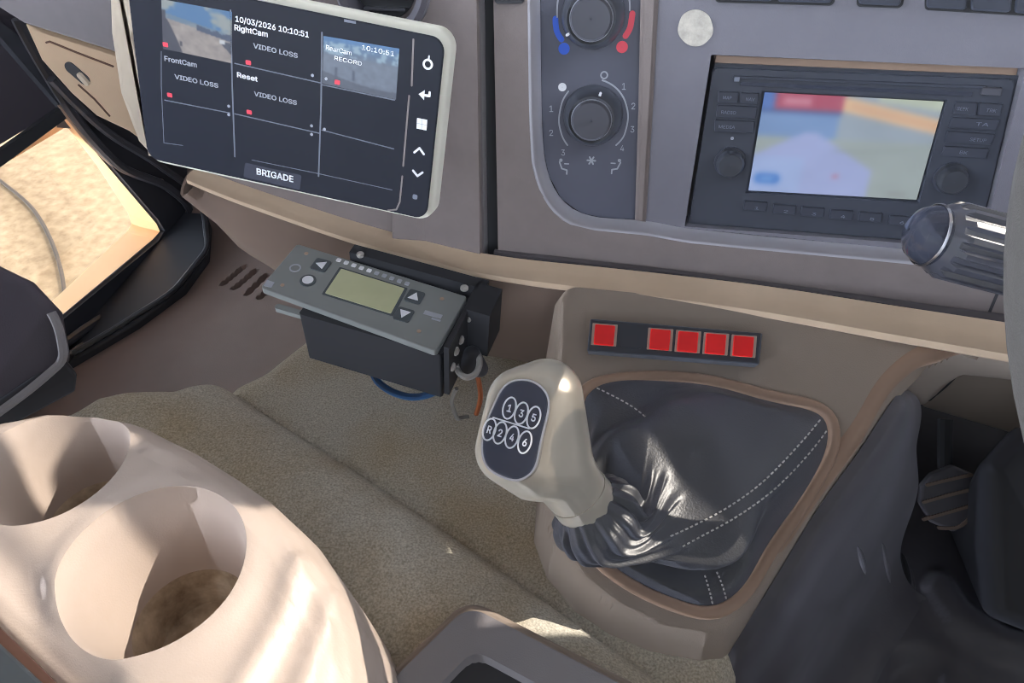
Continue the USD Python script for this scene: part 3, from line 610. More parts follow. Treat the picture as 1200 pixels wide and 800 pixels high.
for a, w in [([(271, 12), (273, 100), (276, 183)], 0.0009), ([(378, 38), (377, 120), (374, 206)], 0.0009), ([(194, 117), (270, 132)], 0.0006), ([(276, 74), (377, 97)], 0.0006), ([(276, 133), (376, 156)], 0.0006), ([(378, 152), (462, 174)], 0.0006), ([(378, 99), (463, 117)], 0.0006), ([(296, 187), (374, 203), (460, 222)], 0.0004), ([(190, 60), (190, 100), (193, 167)], 0.0004), ([(193, 167), (215, 170)], 0.0004)]:
    part(mon, 'screen_line', stroke(mp(*a), w, MH-0.0003, MH), 'monitor_line')
for a in ([(485, 46), (483, 100)], [(480, 112), (473, 194)], [(472, 206), (469, 236), (465, 245), (455, 246)]):
    part(mon, 'key_divider', stroke(mp(*a), 0.0010, MH-0.0003, MH), 'dash_column')
for t_, a, b, hh, mm, bd in [('10/03/2026 10:10:51', (276, 25), (362, 44), 0.0030, 'print_white', True), ('RightCam', (275, 35), (314, 43.5), 0.0030, 'print_white', True), ('VIDEO LOSS', (297, 56), (349, 68), 0.0026, 'print_grey', True),
        ('FrontCam', (193, 71), (231, 79), 0.0028, 'print_grey', True), ('VIDEO LOSS', (205, 92), (256, 103), 0.0026, 'print_grey', True), ('Reset', (278, 90), (302, 95.5), 0.0028, 'print_white', True), ('VIDEO LOSS', (298, 112), (348, 123), 0.0026, 'print_grey', True), ('RearCam', (382, 58), (412, 65), 0.0026, 'print_white', False), ('10:10:51', (424, 58), (462, 66), 0.0026, 'print_white', False), ('RECORD', (392, 70), (424, 77), 0.0022, 'print_white', False)]:
    p, q = mp(a, b, h=MH); part(mon, 'screen_text', text(t_, p, q, MH, height=hh, depth=0.0002, bold=bd), mm)
for cx, cy in ((195, 52), (292, 73), (200, 111), (293, 131), (396, 96)):
    q = mp((cx, cy))[0]; part(mon, 'record_icon', [prism(rect(q[0], q[1], 0.0034, 0.0026, 0.0006), MH, MH+0.0002)], 'print_red')
for cx, cy in ((269, 124), (269, 134), (367, 88), (383, 92), (366, 147), (366, 157), (381, 151)):
    q = mp((cx, cy))[0]; part(mon, 'screen_mark', prism(Point(*q).buffer(0.0009), MH, MH+0.0002), 'print_grey')
bq = mp((301, 204), (344, 213.5), h=MH)
part(mon, 'brand_plate', prism(rounded(mp((288, 190), (354, 205), (352, 222), (286, 207)), 0.001), MH-0.0004, MH), 'black_gloss')
part(mon, 'brand_lettering', text('BRIGADE', bq[0], bq[1], MH, height=0.0040, depth=0.0003, bold=True), 'print_white')
def key(cx, cy): return mp((cx, cy))[0]
q = key(502, 75)
part(mon, 'power_key', [prism(Point(*q).buffer(0.0030).difference(Point(*q).buffer(0.0018)), MH, MH+0.0003), stroke([q+[0.0003, 0.0025], q+[0.0004, 0.0045]], 0.0009, MH, MH+0.0003)], 'print_white')
q = key(498, 111)
part(mon, 'back_key', [prism(Polygon(np.array([[-.0035, 0], [0, .0028], [0, -.0028]])+q), MH, MH+.0003), stroke(np.array([[0, 0], [.003, 0], [.003, .002]])+q, 0.0014, MH, MH+.0003)], 'print_white')
q = key(495, 145)
part(mon, 'menu_key', [prism(rect(q[0]+dx, q[1]+dy, 0.0030, 0.0030), MH, MH+.0003) for dx in (-.0016, .0016) for dy in (-.0016, .0016)], 'print_white')
q = key(492, 176); part(mon, 'up_key', stroke(np.array([[-.003, -.0016], [0, .0016], [.003, -.0016]])+q, 0.0013, MH, MH+.0003), 'print_white')
q = key(490, 203); part(mon, 'down_key', stroke(np.array([[-.003, .0014], [0, -.0014], [.003, .0014]])+q, 0.0013, MH, MH+.0003), 'print_white')
q = key(487, 230); part(mon, 'light_sensor', prism(rect(q[0], q[1], .003, .003, .0008), MH, MH+.0003), 'print_dim')
q = key(411, 25); part(mon, 'top_mark', prism(rect(q[0], q[1], .007, .0014), MH, MH+.0002), 'print_dim')

# ------------------------------------------------------------------ weighing indicator under the dashboard
DN = np.array([0.10, -0.06, 0.985]); DU = np.array([0.976, -0.12, -0.17])
D = Frame(np.array([-0.1961, 0.3943, H-0.3547]), DU, DN)
dev = thing('display_unit', 'small grey-faced display unit on a black bracket hanging under the dashboard', 'display unit', D)
def dp(*pts, h=0.0): return D.poly(pts, h)
fpoly = rounded(dp((348, 285), (548, 347), (511, 411), (305, 336)), 0.003)
part(dev, 'faceplate', prism(fpoly, -0.006, 0.0, 0.0012), 'device_face')
cx0, cy0 = fpoly.centroid.coords[0]
bw = fpoly.bounds; bx0, bx1, by0, by1 = bw[0]+0.036, bw[2]+0.001, bw[1]+0.002, bw[3]-0.001
part(dev, 'body', prism(rect((bx0+bx1)/2, (by0+by1)/2, bx1-bx0, by1-by0, 0.002), -0.056, -0.006), 'device_black')
part(dev, 'release_lever', prism(rect(bx0-0.004, by0+0.003, 0.034, 0.005, 0.002), -0.012, -0.008), 'device_face')
part(dev, 'bracket', [prism(rect(bx1+0.004, (by0+by1)/2+0.006, 0.004, by1-by0+0.012), -0.05, 0.004), prism(rect((bx0+bx1)/2+0.01, by1+0.008, bx1-bx0+0.0, 0.010), -0.03, 0.004), prism(rect(bx1+0.014, (by0+by1)/2+0.022, 0.018, 0.03), -0.04, 0.006)], 'device_black', smooth=False)
for (x, y, z) in ((bx1+0.0065, by0+0.040, -0.004), (bx1+0.0065, by0+0.022, -0.010), (bx1+0.0065, by0+0.012, -0.012), (bx1+0.0065, by0+0.005, -0.022)):
    s_ = lathe([(0.0034, 0), (0.0034, 0.0012), (0.002, 0.0024), (0.0003, 0.0026)], 14); s_.apply_transform(trimesh.transformations.rotation_matrix(pi/2, [0, 1, 0])); s_.apply_translation((x, y, z))
    part(dev, 'screw', s_, 'steel')
for cx, cy in ((423, 304), (544, 343)):
    q = dp((cx, cy))[0]; part(dev, 'screw', moved(lathe([(0.003, 0), (0.003, 0.002), (0.0003, 0.003)], 14), (q[0], q[1], 0.004)), 'steel')
part(dev, 'lcd_frame', prism(rounded(dp((398, 313), (478, 338), (461, 371), (377, 345)), 0.001), -0.001, 0.0004), 'device_button')
part(dev, 'lcd', prism(rounded(dp((400, 315.5), (474, 338.5), (458, 368), (381, 344)), 0.0008), -0.001, 0.0008), 'device_lcd', label='pale green-grey liquid crystal display')
def dbutton(cx, cy, kind):
    q = dp((cx, cy))[0]
    if kind == 'round': o = Point(*q).buffer(0.0062)
    else: o = rect(q[0], q[1], 0.013, 0.013, 0.002)
    b = part(dev, 'key', prism(o, 0, 0.0010, 0.0004), 'device_button')
    g = {'up': [[-.0042, -.0035], [.0042, -.0035], [0, .004]], 'down': [[-.0042, .0035], [.0042, .0035], [0, -.004]], 'left': [[.0032, .0042], [.0032, -.0042], [-.0042, 0]]}
    part(b, 'key_symbol', prism(Point(*q).buffer(0.0042) if kind == 'round' else Polygon(np.array(g[kind])+q), 0.001, 0.0014), 'print_white')
dbutton(376, 311, 'left'); dbutton(361, 329, 'round'); dbutton(486, 348, 'up'); dbutton(473, 369, 'down')
for k in range(10):
    q = dp((397+k*8.9, 305+k*3.05))[0]
    part(dev, 'indicator_lamp', prism(rect(q[0], q[1], 0.0036, 0.0036, 0.0008), 0, 0.0006), 'print_white' if k < 5 else 'print_grey')
for cx, cy, w in ((346, 314, 0.009),): part(dev, 'emblem', prism(Point(*dp((cx, cy))[0]).buffer(w/2).difference(Point(*dp((cx, cy))[0]).buffer(w/2-0.0012)), 0, 0.0003), 'print_grey')
for cx, cy in ((359, 297), (331, 334), (518, 350), (491, 388)): part(dev, 'face_dot', prism(Point(*dp((cx, cy))[0]).buffer(0.0016), 0, 0.0003), 'rim_brown')
q = dp((497, 365), (518, 372)); part(dev, 'logo', [prism(rect(*q.mean(0), 0.014, 0.004), 0, 0.0003), prism(rect(*(q.mean(0)+[0.004, -0.004]), 0.007, 0.0016), 0, 0.0003)], 'print_grey')
part(dev, 'corner_label', prism(rounded(dp((313, 328), (322, 331), (318, 337), (309, 335)), 0.0005), 0, 0.0003), 'print_grey')
single('cable', tube([Z(432, 420, H-0.42), Z(442, 446, H-0.435), Z(462, 460, H-0.44), Z(488, 465, H-0.435), Z(516, 455, H-0.42)], 0.0030, 10, 40), 'wire_blue', 'blue cable looped under the grey-faced display unit', 'cable')
w = thing('connector', 'worn plug with orange and grey wires at right end of the display unit', 'connector')
part(w, 'plug', to_tm(hull(*[ball(p, 0.007, 14) for p in (Z(553, 415, H-0.40), Z(562, 432, H-0.42), Z(545, 430, H-0.41))])), 'black_rubber')
part(w, 'clamp_ring', tube([Z(548+14*cos(a), 424+18*sin(a), H-0.40) for a in np.linspace(0, 2*pi, 24, endpoint=False)], 0.0025, 8, closed=True), 'steel')
part(w, 'orange_wire', tube([Z(556, 430, H-0.42), Z(563, 460, H-0.46), Z(558, 485, H-0.49)], 0.0022, 8, 20), 'wire_orange')
part(w, 'grey_wire', tube([Z(535, 455, H-0.44), Z(530, 475, H-0.47), Z(538, 490, H-0.50), Z(550, 488, H-0.50)], 0.0018, 8, 20), 'wire_grey')

# ================================================================== gear console
out_ = np.array([0.81, -0.59, 0])
GY_, GZ_ = [0.14, 0.20, 0.255, 0.33, 0.385, 0.41, 0.46, 0.60], [-0.505, -0.49, -0.475, -0.445, -0.408, -0.389, -0.34, -0.20]
_g = PchipInterpolator(GY_, np.array(GZ_)+H)
def g(y): return _g(np.clip(y, 0.14, 0.60))
def CON(px, py, h=0.0):
    r = ray(px, py); lo, hi = 0.12, 0.62
    for _ in range(40):
        m = (lo+hi)/2; z = CAM[2]+r[2]*m/r[1]
        if z > g(m)+h: lo = m
        else: hi = m
    return CAM + r*m/r[1]
left_px = [(662, 330), (650, 346), (650, 400), (648, 450), (640, 520), (634, 580), (648, 632), (680, 676), (720, 706), (770, 729), (830, 740)]
right_px = [(855, 733), (880, 707), (912, 664), (960, 590), (1010, 520), (1058, 446), (1085, 418), (1120, 398), (1180, 396), (1200, 380)]
top_poly = Polygon([CON(*p)[:2] for p in left_px+right_px]+[np.array([0.30, 0.50]), np.array([-0.02, 0.50])]).buffer(0)
boot_px = [(688, 455), (720, 444), (765, 441), (840, 448), (920, 468), (972, 489), (977, 515), (962, 555), (935, 600), (900, 652), (868, 700), (838, 717), (790, 709), (740, 686), (700, 656), (672, 612), (665, 560), (672, 500)]
boot_hole = Polygon([CON(*p)[:2] for p in boot_px]).buffer(0)
def con_z(GX, GY):
    d = signed(top_poly, GX, GY); R = 0.012
    z = g(GY)
    drop = np.where(d > R, 0, R-np.sqrt(np.maximum(R*R-(R-np.clip(d, 0, R))**2, 0)))
    out = np.maximum(-d, 0)
    right = sstep((GX-0.09)/0.03)
    slope = 9.0*(1-right)+np.interp(GY, [0.37, 0.40], [14.0, 3.0])*right
    z = z-drop-out*slope
    h = signed(boot_hole, GX, GY)
    z = z-0.02*sstep(h/0.006)
    return np.maximum(z, -0.03)
con = thing('gear_console', 'beige-brown plastic console below the radio carrying the gear lever boot', 'console')
cmesh = heightfield(-0.12, 0.42, 0.16, 0.436, 0.002, con_z, mask=lambda GX, GY: (con_z(GX, GY) > g(GY)-np.where(GX > 0.09, np.interp(GY, [0.25, 0.36], [0.24, 0.035]), 0.14)) & ((GX < 0.195) | (signed(top_poly, GX, GY) > -0.002)))
part(con, 'console_moulding', cmesh, 'console_beige')
rim_pts = spline([CON(*p, 0.002) for p in boot_px], 90, True)
edge_pts = [CON(*p) for p in [(1150, 405), (1092, 414), (1056, 440), (1008, 514), (957, 584), (910, 655), (880, 696), (850, 722), (815, 730)]]
part(con, 'edge_band', tube([p-out_*0.0085+np.array([0, 0, -0.0068]) for p in edge_pts], np.interp(np.arange(60), [0, 4, 40, 59], [0.005, 0.0098, 0.0098, 0.002]), 16, 60), 'rim_brown')
part(con, 'boot_rim', tube(rim_pts, 0.0045, 10, closed=True), 'rim_brown')
# switch strip on the console
so = CON(790, 400, 0.022); sl = (g(so[1]+0.01)-g(so[1]-0.01))/0.02
SW = Frame(so, (1, 0.0, 0), (0, -sl, 1.0))
sw = thing('switch_strip', 'black strip of square red push buttons on the console above the boot', 'switch strip', SW)
part(sw, 'housing', prism(rounded(SW.poly([(692, 373), (894, 390), (890, 427), (688, 411)]), 0.001), -0.034, 0.0, 0.0015), 'switch_black')
for k in range(6):
    cx, cy = 709+k*32.6, 391.5+k*2.65
    if k in (0, 1, 2, 3, 4, 5):
        q = SW.poly([(cx-14.5, cy-13), (cx+15, cy-11), (cx+13, cy+14.5), (cx-16.5, cy+12.5)])
        if k != 1: part(sw, 'button_surround', prism(rounded(q, 0.0005), -0.001, 0.0005), 'switch_spacer')
        q = SW.poly([(cx-11.5, cy-12), (cx+12, cy-10), (cx+10, cy+13.5), (cx-13.5, cy+11.5)], 0.003)
        part(sw, 'push_button' if k != 1 else 'blank_cover', prism(rounded(q, 0.0008), -0.001, 0.0035 if k != 1 else 0.0008, 0.0008 if k != 1 else 0), 'red_button' if k != 1 else 'switch_black')

# ------------------------------------------------------------------ leather boot
def ring(pts, h): return np.array([CON(x, y, hh) for (x, y), hh in zip(pts, np.broadcast_to(h, (len(pts),)))])
B0 = ring([(688, 455), (760, 441), (840, 448), (920, 468), (972, 490), (974, 530), (940, 592), (900, 652), (868, 700), (838, 716), (790, 708), (740, 685), (700, 655), (672, 610), (665, 560), (672, 500)], -0.004)
B1 = ring([(698, 462), (764, 450), (840, 456), (912, 476), (958, 494), (958, 530), (926, 590), (888, 640), (858, 684), (832, 696), (790, 690), (744, 668), (706, 642), (684, 602), (676, 556), (684, 506)], 0.010)
B2 = ring([(708, 478), (766, 462), (834, 462), (890, 486), (920, 520), (914, 560), (894, 606), (872, 634), (850, 648), (826, 654), (790, 652), (756, 640), (722, 618), (698, 590), (684, 556), (692, 512)], [.02, .02, .028, .030, .034, .036, .030, .018, .012, .010, .010, .010, .012, .016, .02, .02])
B3 = ring([(712, 505), (745, 488), (790, 474), (826, 490), (848, 530), (858, 570), (868, 612), (874, 640), (862, 658), (826, 667), (788, 664), (752, 654), (716, 640), (690, 612), (686, 566), (696, 520)], [.03, .034, .046, .052, .054, .054, .054, .052, .050, .048, .048, .050, .050, .046, .038, .03])
B4 = ring([(716, 512), (736, 503), (756, 505), (772, 524), (786, 550), (798, 580), (808, 612), (816, 636), (806, 648), (782, 654), (758, 652), (734, 644), (712, 630), (698, 608), (692, 572), (700, 532)], [.046, .052, .056, .058, .058, .058, .058, .056, .054, .054, .054, .054, .054, .052, .050, .046])
def proj(p):
    d = np.asarray(p)-CAM; z = d @ _F
    return np.stack([600+FOCAL_PX*(d @ _R)/z, 400-FOCAL_PX*(d @ _U)/z], -1)
kr = ray(618, 500); kr /= np.linalg.norm(kr)
KS = 0.89; KO = CAM+kr*0.485*KS
KN = -kr*0.93+np.array([-0.28, -0.05, 0.22])
K = Frame(KO, _R*cos(radians(16))-_U*sin(radians(16)), KN)
def kq(px, py, h=0.0): return np.r_[K.uv(px, py, h), h]
cn = kq(680, 581, -0.056*KS); cd = cn-kq(652, 545, -0.032*KS); cd /= np.linalg.norm(cd)
CW = K.world(cn); DW = K.u*cd[0]+K.v*cd[1]+K.n*cd[2]
e1 = np.cross(DW, kr); e1 /= np.linalg.norm(e1); e2 = np.cross(DW, e1)
def neck(r, d, tilt=(0, 0, 0)):
    r, d = r*KS, d*KS
    a_ = np.linspace(0, 2*pi, 16, endpoint=False); P = CW+DW*d+np.array(tilt)+r*(np.cos(a_)[:, None]*e1+np.sin(a_)[:, None]*e2)
    q = proj(P); c = q.mean(0); ar = (np.roll(q, -1, 0)[:, 1]*q[:, 0]-np.roll(q, -1, 0)[:, 0]*q[:, 1]).sum()
    if ar < 0: P = P[::-1]; q = q[::-1]
    k = np.argmax((q-c) @ np.array([-0.2, -1.0])); return np.roll(P, -k, 0)
rowsB = [B0, B1, B2, B3, B4, neck(0.0325, 0.034), neck(0.0325, 0.022), neck(0.029, 0.014), neck(0.0252, 0.0095), neck(0.0225, 0.005)]
A = np.array([spline(r, 240, True) for r in rowsB])
Gb = np.stack([spline(A[:, j], 64) for j in range(240)], 1)
vv, uu = np.meshgrid(np.linspace(0, 1, 64), np.arange(240)/240, indexing='ij')
ctr = Gb.mean(1, keepdims=True); rad = Gb-ctr; L = np.linalg.norm(rad, axis=2, keepdims=True)
wr_ = sstep((vv-0.60)/0.12)*(1-0.75*sstep((vv-0.94)/0.06))*(0.0016*np.sin(uu*2*pi*15+5*vv+2*np.sin(uu*9))+0.0008*np.sin(uu*2*pi*26+2)) + 0.0034*(meshkit.fbm(np.stack([np.cos(uu*2*pi)*2.0+3, np.sin(uu*2*pi)*2.0+3, vv*6], -1), 3, 2)-0.5)*sstep(vv/0.2)
Gb = Gb+rad/L*wr_[..., None]
boot = thing('gear_lever_boot', 'black leather gear lever boot with grey stitching, gathered below the knob', 'gear boot')
part(boot, 'leather_sleeve', grid(Gb, closed_u=True, face=CAM), 'leather', smooth=60)
bm = trimesh.Trimesh(Gb.reshape(-1, 3), grid(Gb, closed_u=True, face=CAM).faces, process=False)
def on_boot(px, py):
    r = ray(px, py); r = r/np.linalg.norm(r); t = bm.triangles
    e1, e2 = t[:, 1]-t[:, 0], t[:, 2]-t[:, 0]; p = np.cross(r, e2); d = (e1*p).sum(1); d[np.abs(d) < 1e-14] = 1e-14
    s = CAM-t[:, 0]; u = (s*p).sum(1)/d; q = np.cross(s, e1); v = (q @ r)/d; tt = (e2*q).sum(1)/d
    ok = (u >= -1e-6) & (v >= -1e-6) & (u+v <= 1+1e-6) & (tt > 0.05)
    return CAM+r*(tt[ok].min()-0.0006) if ok.any() else None
def stitches(path, n, w=0.0006):
    P = spline(np.array(path, float), n*2); ms = []
    for k in range(n):
        a, b = on_boot(*P[2*k]), on_boot(*P[2*k+1])
        if a is not None and b is not None and np.linalg.norm(a-b) < 0.012: ms.append(tube([a, b], w, 5))
    return cat(*ms)
part(boot, 'stitching', stitches([(961, 492), (930, 528), (892, 566), (850, 596), (812, 616), (786, 628)], 36), 'stitch', kind='stuff')
part(boot, 'stitching', stitches([(972, 500), (944, 536), (904, 576), (862, 606), (826, 626), (800, 640)], 36), 'stitch', kind='stuff')
part(boot, 'stitching', stitches([(694, 452), (715, 462), (742, 477), (756, 488)], 12), 'stitch', kind='stuff')
part(boot, 'stitching', stitches([(826, 674), (832, 694), (836, 712)], 8), 'stitch', kind='stuff')
part(boot, 'stitching', stitches([(840, 670), (848, 690), (852, 706)], 8), 'stitch', kind='stuff')

# ------------------------------------------------------------------ gear lever
lever = thing('gear_lever', 'silver gear knob with black shift pattern plate above the leather boot', 'gear lever', K)
sph = lambda px, py, h, r: ball(kq(px, py, h*KS), r*KS, 40)
A1 = sph(640, 463, -0.014, 0.0250); A2 = sph(612, 471, -0.009, 0.0240); B1_ = sph(598, 527, -0.008, 0.0235); B2_ = sph(626, 546, -0.018, 0.0232); C1 = sph(655, 548, -0.034, 0.0243); D1 = sph(678, 579, -0.055, 0.0215)
kb = hull(A1, A2, B1_, B2_)+hull(A1, C1, B2_)+hull(C1, D1)
kb = kb.refine_to_length(0.0035); km = to_tm(kb); km.merge_vertices(); trimesh.smoothing.filter_taubin(km, 0.5, 0.53, 30)
# flat front face for the plate
lim = 0.0085*KS
v = np.array(km.vertices); over = v[:, 2] > lim; v[over, 2] = lim+(v[over, 2]-lim)*0.22; km.vertices = v
part(lever, 'knob', km, 'knob_silver', smooth=50)
pl = Polygon(spline([kq(x, y, lim+0.002)[:2] for x, y in [(596, 450), (614, 446), (632, 453), (641, 467), (639, 490), (631, 524), (622, 552), (606, 561), (588, 557), (571, 545), (566, 527), (568, 505), (580, 474)]], 90, True))
pz = lim+0.0025
part(lever, 'pattern_plate', prism(pl, lim-0.003, pz, 0.0012), 'black_gloss')
part(lever, 'plate_ring', prism(pl.buffer(0.0012).difference(pl.buffer(0.0001)), lim-0.003, pz-0.0006), 'chrome')
def gate(cx, cy, t_):
    c = np.array(kq(cx, cy, pz)[:2]); e = [c+[0.0042*cos(a), 0.0068*sin(a)] for a in np.linspace(0, 2*pi, 28, endpoint=False)]
    p = Polygon(e); part(lever, 'gate_ring', prism(p.difference(p.buffer(-0.0009)), pz-0.0002, pz+0.0003), 'print_white')
    part(lever, 'gear_mark', text(t_, c+[-0.0012, -0.0022], c+[0.0014, -0.0022], pz, height=0.0042, depth=0.0003, bold=True), 'print_white')
for (cx, cy), t_ in zip([(597, 478), (611, 484), (625.5, 489)], ['1', '3', '5']): gate(cx, cy, t_)
for (cx, cy), t_ in zip([(573.5, 503), (586, 507), (600, 512), (615, 518)], ['R', '2', '4', '6']): gate(cx, cy, t_)
part(lever, 'gate_line', [stroke([kq(578, 489, pz)[:2], kq(620, 502, pz)[:2]], 0.0008, pz-0.0002, pz+0.0003)], 'print_white')
part(lever, 'lever_shaft', tube([kq(652, 545, -0.032*KS), cn+cd*0.03], 0.010, 16), 'chrome')
part(lever, 'collar', tube([cn-cd*0.004+cd*0.0, cn+cd*0.006, cn+cd*0.012, cn+cd*0.017], [0.0224*KS, 0.0228*KS, 0.0214*KS, 0.018*KS], 36), 'knob_silver', smooth=50)

# ================================================================== cup holder
CZ = H-0.36
cup = thing('cup_holder', 'cream plastic cup holder console with two deep round cups', 'cup holder')
c2, r2 = np.array([-0.2355, 0.1589]), 0.0480; c1_, r1 = np.array([-0.335, 0.214]), 0.0440
edge_px = [(-60, 505), (0, 489), (55, 481), (110, 482), (160, 492), (220, 521), (270, 552), (310, 580), (350, 617), (385, 668), (405, 715), (412, 760), (410, 805), (400, 850)]
top_pts = [Z(*p, CZ)[:2] for p in edge_px]
back_pts = [Z(*p, CZ)[:2] for p in [(260, 880), (150, 870), (74, 806), (0, 737), (-70, 670)]]
out2 = np.vstack([top_pts, back_pts]); op = Polygon(out2).buffer(0)
rows = []
for d_, z_ in ((-0.020, 0.004), (-0.010, 0.0018), (-0.003, -0.003), (0.002, -0.012), (0.006, -0.03), (0.011, -0.07), (0.017, -0.128)):
    o = np.array(op.buffer(0.012).buffer(-0.012).buffer(d_, quad_segs=8).exterior.coords)[:-1]
    o = shapely.geometry.polygon.orient(Polygon(o)).exterior
    ts = np.linspace(0, 1, 160, endpoint=False); s0 = o.project(Point(out2[2]), normalized=True)
    rows.append(np.array([[*o.interpolate((s0+t) % 1, normalized=True).coords[0], CZ+z_] for t in ts]))
side = grid(np.array(rows[::-1]), closed_u=True)
v_, f_ = trimesh.creation.triangulate_polygon(Polygon(rows[0][:, :2]), engine='earcut'); topc = trimesh.Trimesh(np.c_[v_, np.full(len(v_), rows[0][0, 2])], f_); topc.invert() if topc.face_normals[:, 2].mean() < 0 else None
v_, f_ = trimesh.creation.triangulate_polygon(Polygon(rows[-1][:, :2]), engine='earcut'); botc = trimesh.Trimesh(np.c_[v_, np.full(len(v_), rows[-1][0, 2])], f_); botc.invert() if botc.face_normals[:, 2].mean() > 0 else None
body = cat(side, topc, botc); body.merge_vertices(digits_vertex=7); body.fix_normals()
bmf = m3.Manifold(m3.Mesh(np.asarray(body.vertices, np.float32), np.asarray(body.faces, np.uint32)))
bmf = bmf.refine_to_length(0.004)
valley = LineString([Z(-40, 615, CZ)[:2], Z(10, 668, CZ)[:2], Z(40, 715, CZ)[:2], Z(66, 762, CZ)[:2], Z(110, 810, CZ)[:2]])
flutes = [LineString([Z(*a, CZ)[:2] for a in q]) for q in ([(352, 660), (330, 720), (285, 800), (270, 840)], [(392, 690), (372, 745), (345, 810)])]
def warp(P):
    P = np.array(P); x, y = P[:, 0], P[:, 1]; pt = shapely.points(x, y)
    wt = sstep((P[:, 2]-(CZ-0.06))/0.05)
    dv = shapely.distance(valley, pt)
    dz = -0.010*np.exp(-(dv/0.012)**2)
    dc2 = np.hypot(x-c2[0], y-c2[1]); dc1 = np.hypot(x-c1_[0], y-c1_[1])
    dz += 0.004*np.exp(-((dc2-r2-0.003)/0.010)**2) + 0.002*np.exp(-((dc1-r1-0.002)/0.010)**2)
    for fl_ in flutes: dz += 0.005*np.exp(-(shapely.distance(fl_, pt)/0.007)**2)
    P[:, 2] += dz*wt - 0.02*wt*sstep((x+0.20)/0.10)*sstep((0.20-y)/0.06)
    return P
bmf = bmf.warp_batch(warp) if hasattr(bmf, 'warp_batch') else bmf
def cavity(c, r, top=0.02):
    prof = [(0.0, -0.092), (r*0.60, -0.092), (r*0.62, -0.088), (r*0.64, -0.070), (r*0.70, -0.066), (r*0.72, -0.060), (r*0.78, -0.056), (r*0.955, -0.006), (r*0.985, 0.0), (r*1.04, 0.006), (r*1.04, 0.03), (0.0, 0.03)]
    return m3.CrossSection([[(a, b) for a, b in prof]]).revolve(96).translate([float(c[0]), float(c[1]), float(CZ)])
bmf = bmf-cavity(c2, r2)-cavity(c1_, r1)
part(cup, 'holder_body', to_tm(bmf), 'cup_cream', smooth=48)
for c, r in ((c2, r2), (c1_, r1)):
    part(cup, 'cup_base', moved(lathe([(r*0.725, 0.0310), (r*0.718, 0.0310), (r*0.697, 0.0262), (r*0.637, 0.0225), (r*0.616, 0.0042), (r*0.595, 0.0014), (0.0005, 0.0012)], 72), (*c, CZ-0.0915)), 'dirt', label='brown dirty bottom of a cup')
# grey panel and its brown edge at the lower left
pz0 = CZ+0.004
pan = thing('side_panel', 'grey panel with dark brown edge in the bottom left corner of photo', 'panel')
q = [Z(*p, pz0)[:2] for p in [(0, 754), (52, 802), (90, 840), (-40, 900), (-120, 800), (-90, 670)]]
part(pan, 'panel_face', prism(rounded(q, 0.002), pz0-0.06, pz0, 0.0015), 'panel_blue_grey')
q2 = [Z(*p, pz0-0.004)[:2] for p in [(-80, 656), (0, 735), (72, 806), (110, 840), (90, 843), (52, 804), (0, 756), (-90, 672)]]
part(pan, 'panel_edge', prism(Polygon(q2).buffer(0), pz0-0.05, pz0-0.004), 'dark_brown')

# ================================================================== tray at the bottom edge
TZ = H-0.458
tz = lambda pts, z=TZ: np.array([Z(*p, z)[:2] for p in pts])
tc, tl_, tr2 = tz([(548, 704)])[0], tz([(430, 820)])[0], tz([(735, 800)])[0]
dl, dr = (tl_-tc)/np.linalg.norm(tl_-tc), (tr2-tc)/np.linalg.norm(tr2-tc)
def tray_poly(i, r):
    o = tc+(dl+dr)*i
    return rounded([o, o+dl*(0.26-2*i), o+dl*(0.26-2*i)+dr*(0.22-2*i), o+dr*(0.22-2*i)], r, 10)
tray = thing('storage_tray', 'grey storage tray with rounded corner at the bottom edge beside cup holder', 'tray')
op_, ip_ = tray_poly(0.004, 0.016), tray_poly(0.028, 0.012)
part(tray, 'tray_skirt', prism(tray_poly(-0.004, 0.020), TZ-0.064, TZ-0.003, 0.003), 'console_beige')
part(tray, 'edge_seal', prism(tray_poly(0.0015, 0.018), TZ-0.006, TZ-0.0015, 0.001), 'black_matt')
part(tray, 'tray_rim', prism(op_.difference(ip_), TZ-0.02, TZ+0.004), 'tray_grey')
def ring_loft(i0, i1, z0, z1, r0, r1):
    a = np.array(spline(np.array(tray_poly(i0, r0).exterior.coords)[:-1], 160, True, True)); b = np.array(spline(np.array(tray_poly(i1, r1).exterior.coords)[:-1], 160, True, True))
    k = np.argmin(np.linalg.norm(b-a[0], axis=1)); b = np.roll(b, -k, 0)
    return grid(np.array([np.c_[a, np.full(160, z0)], np.c_[a*.5+b*.5, np.full(160, z0*.35+z1*.65)], np.c_[b, np.full(160, z1)]]), closed_u=True, face=CAM)
part(tray, 'tray_wall', ring_loft(0.0279, 0.036, TZ+0.004, TZ-0.012, 0.012, 0.010), 'tray_grey')
part(tray, 'tray_mat', prism(tray_poly(0.033, 0.010), TZ-0.02, TZ-0.010, 0.001), 'tray_dark')

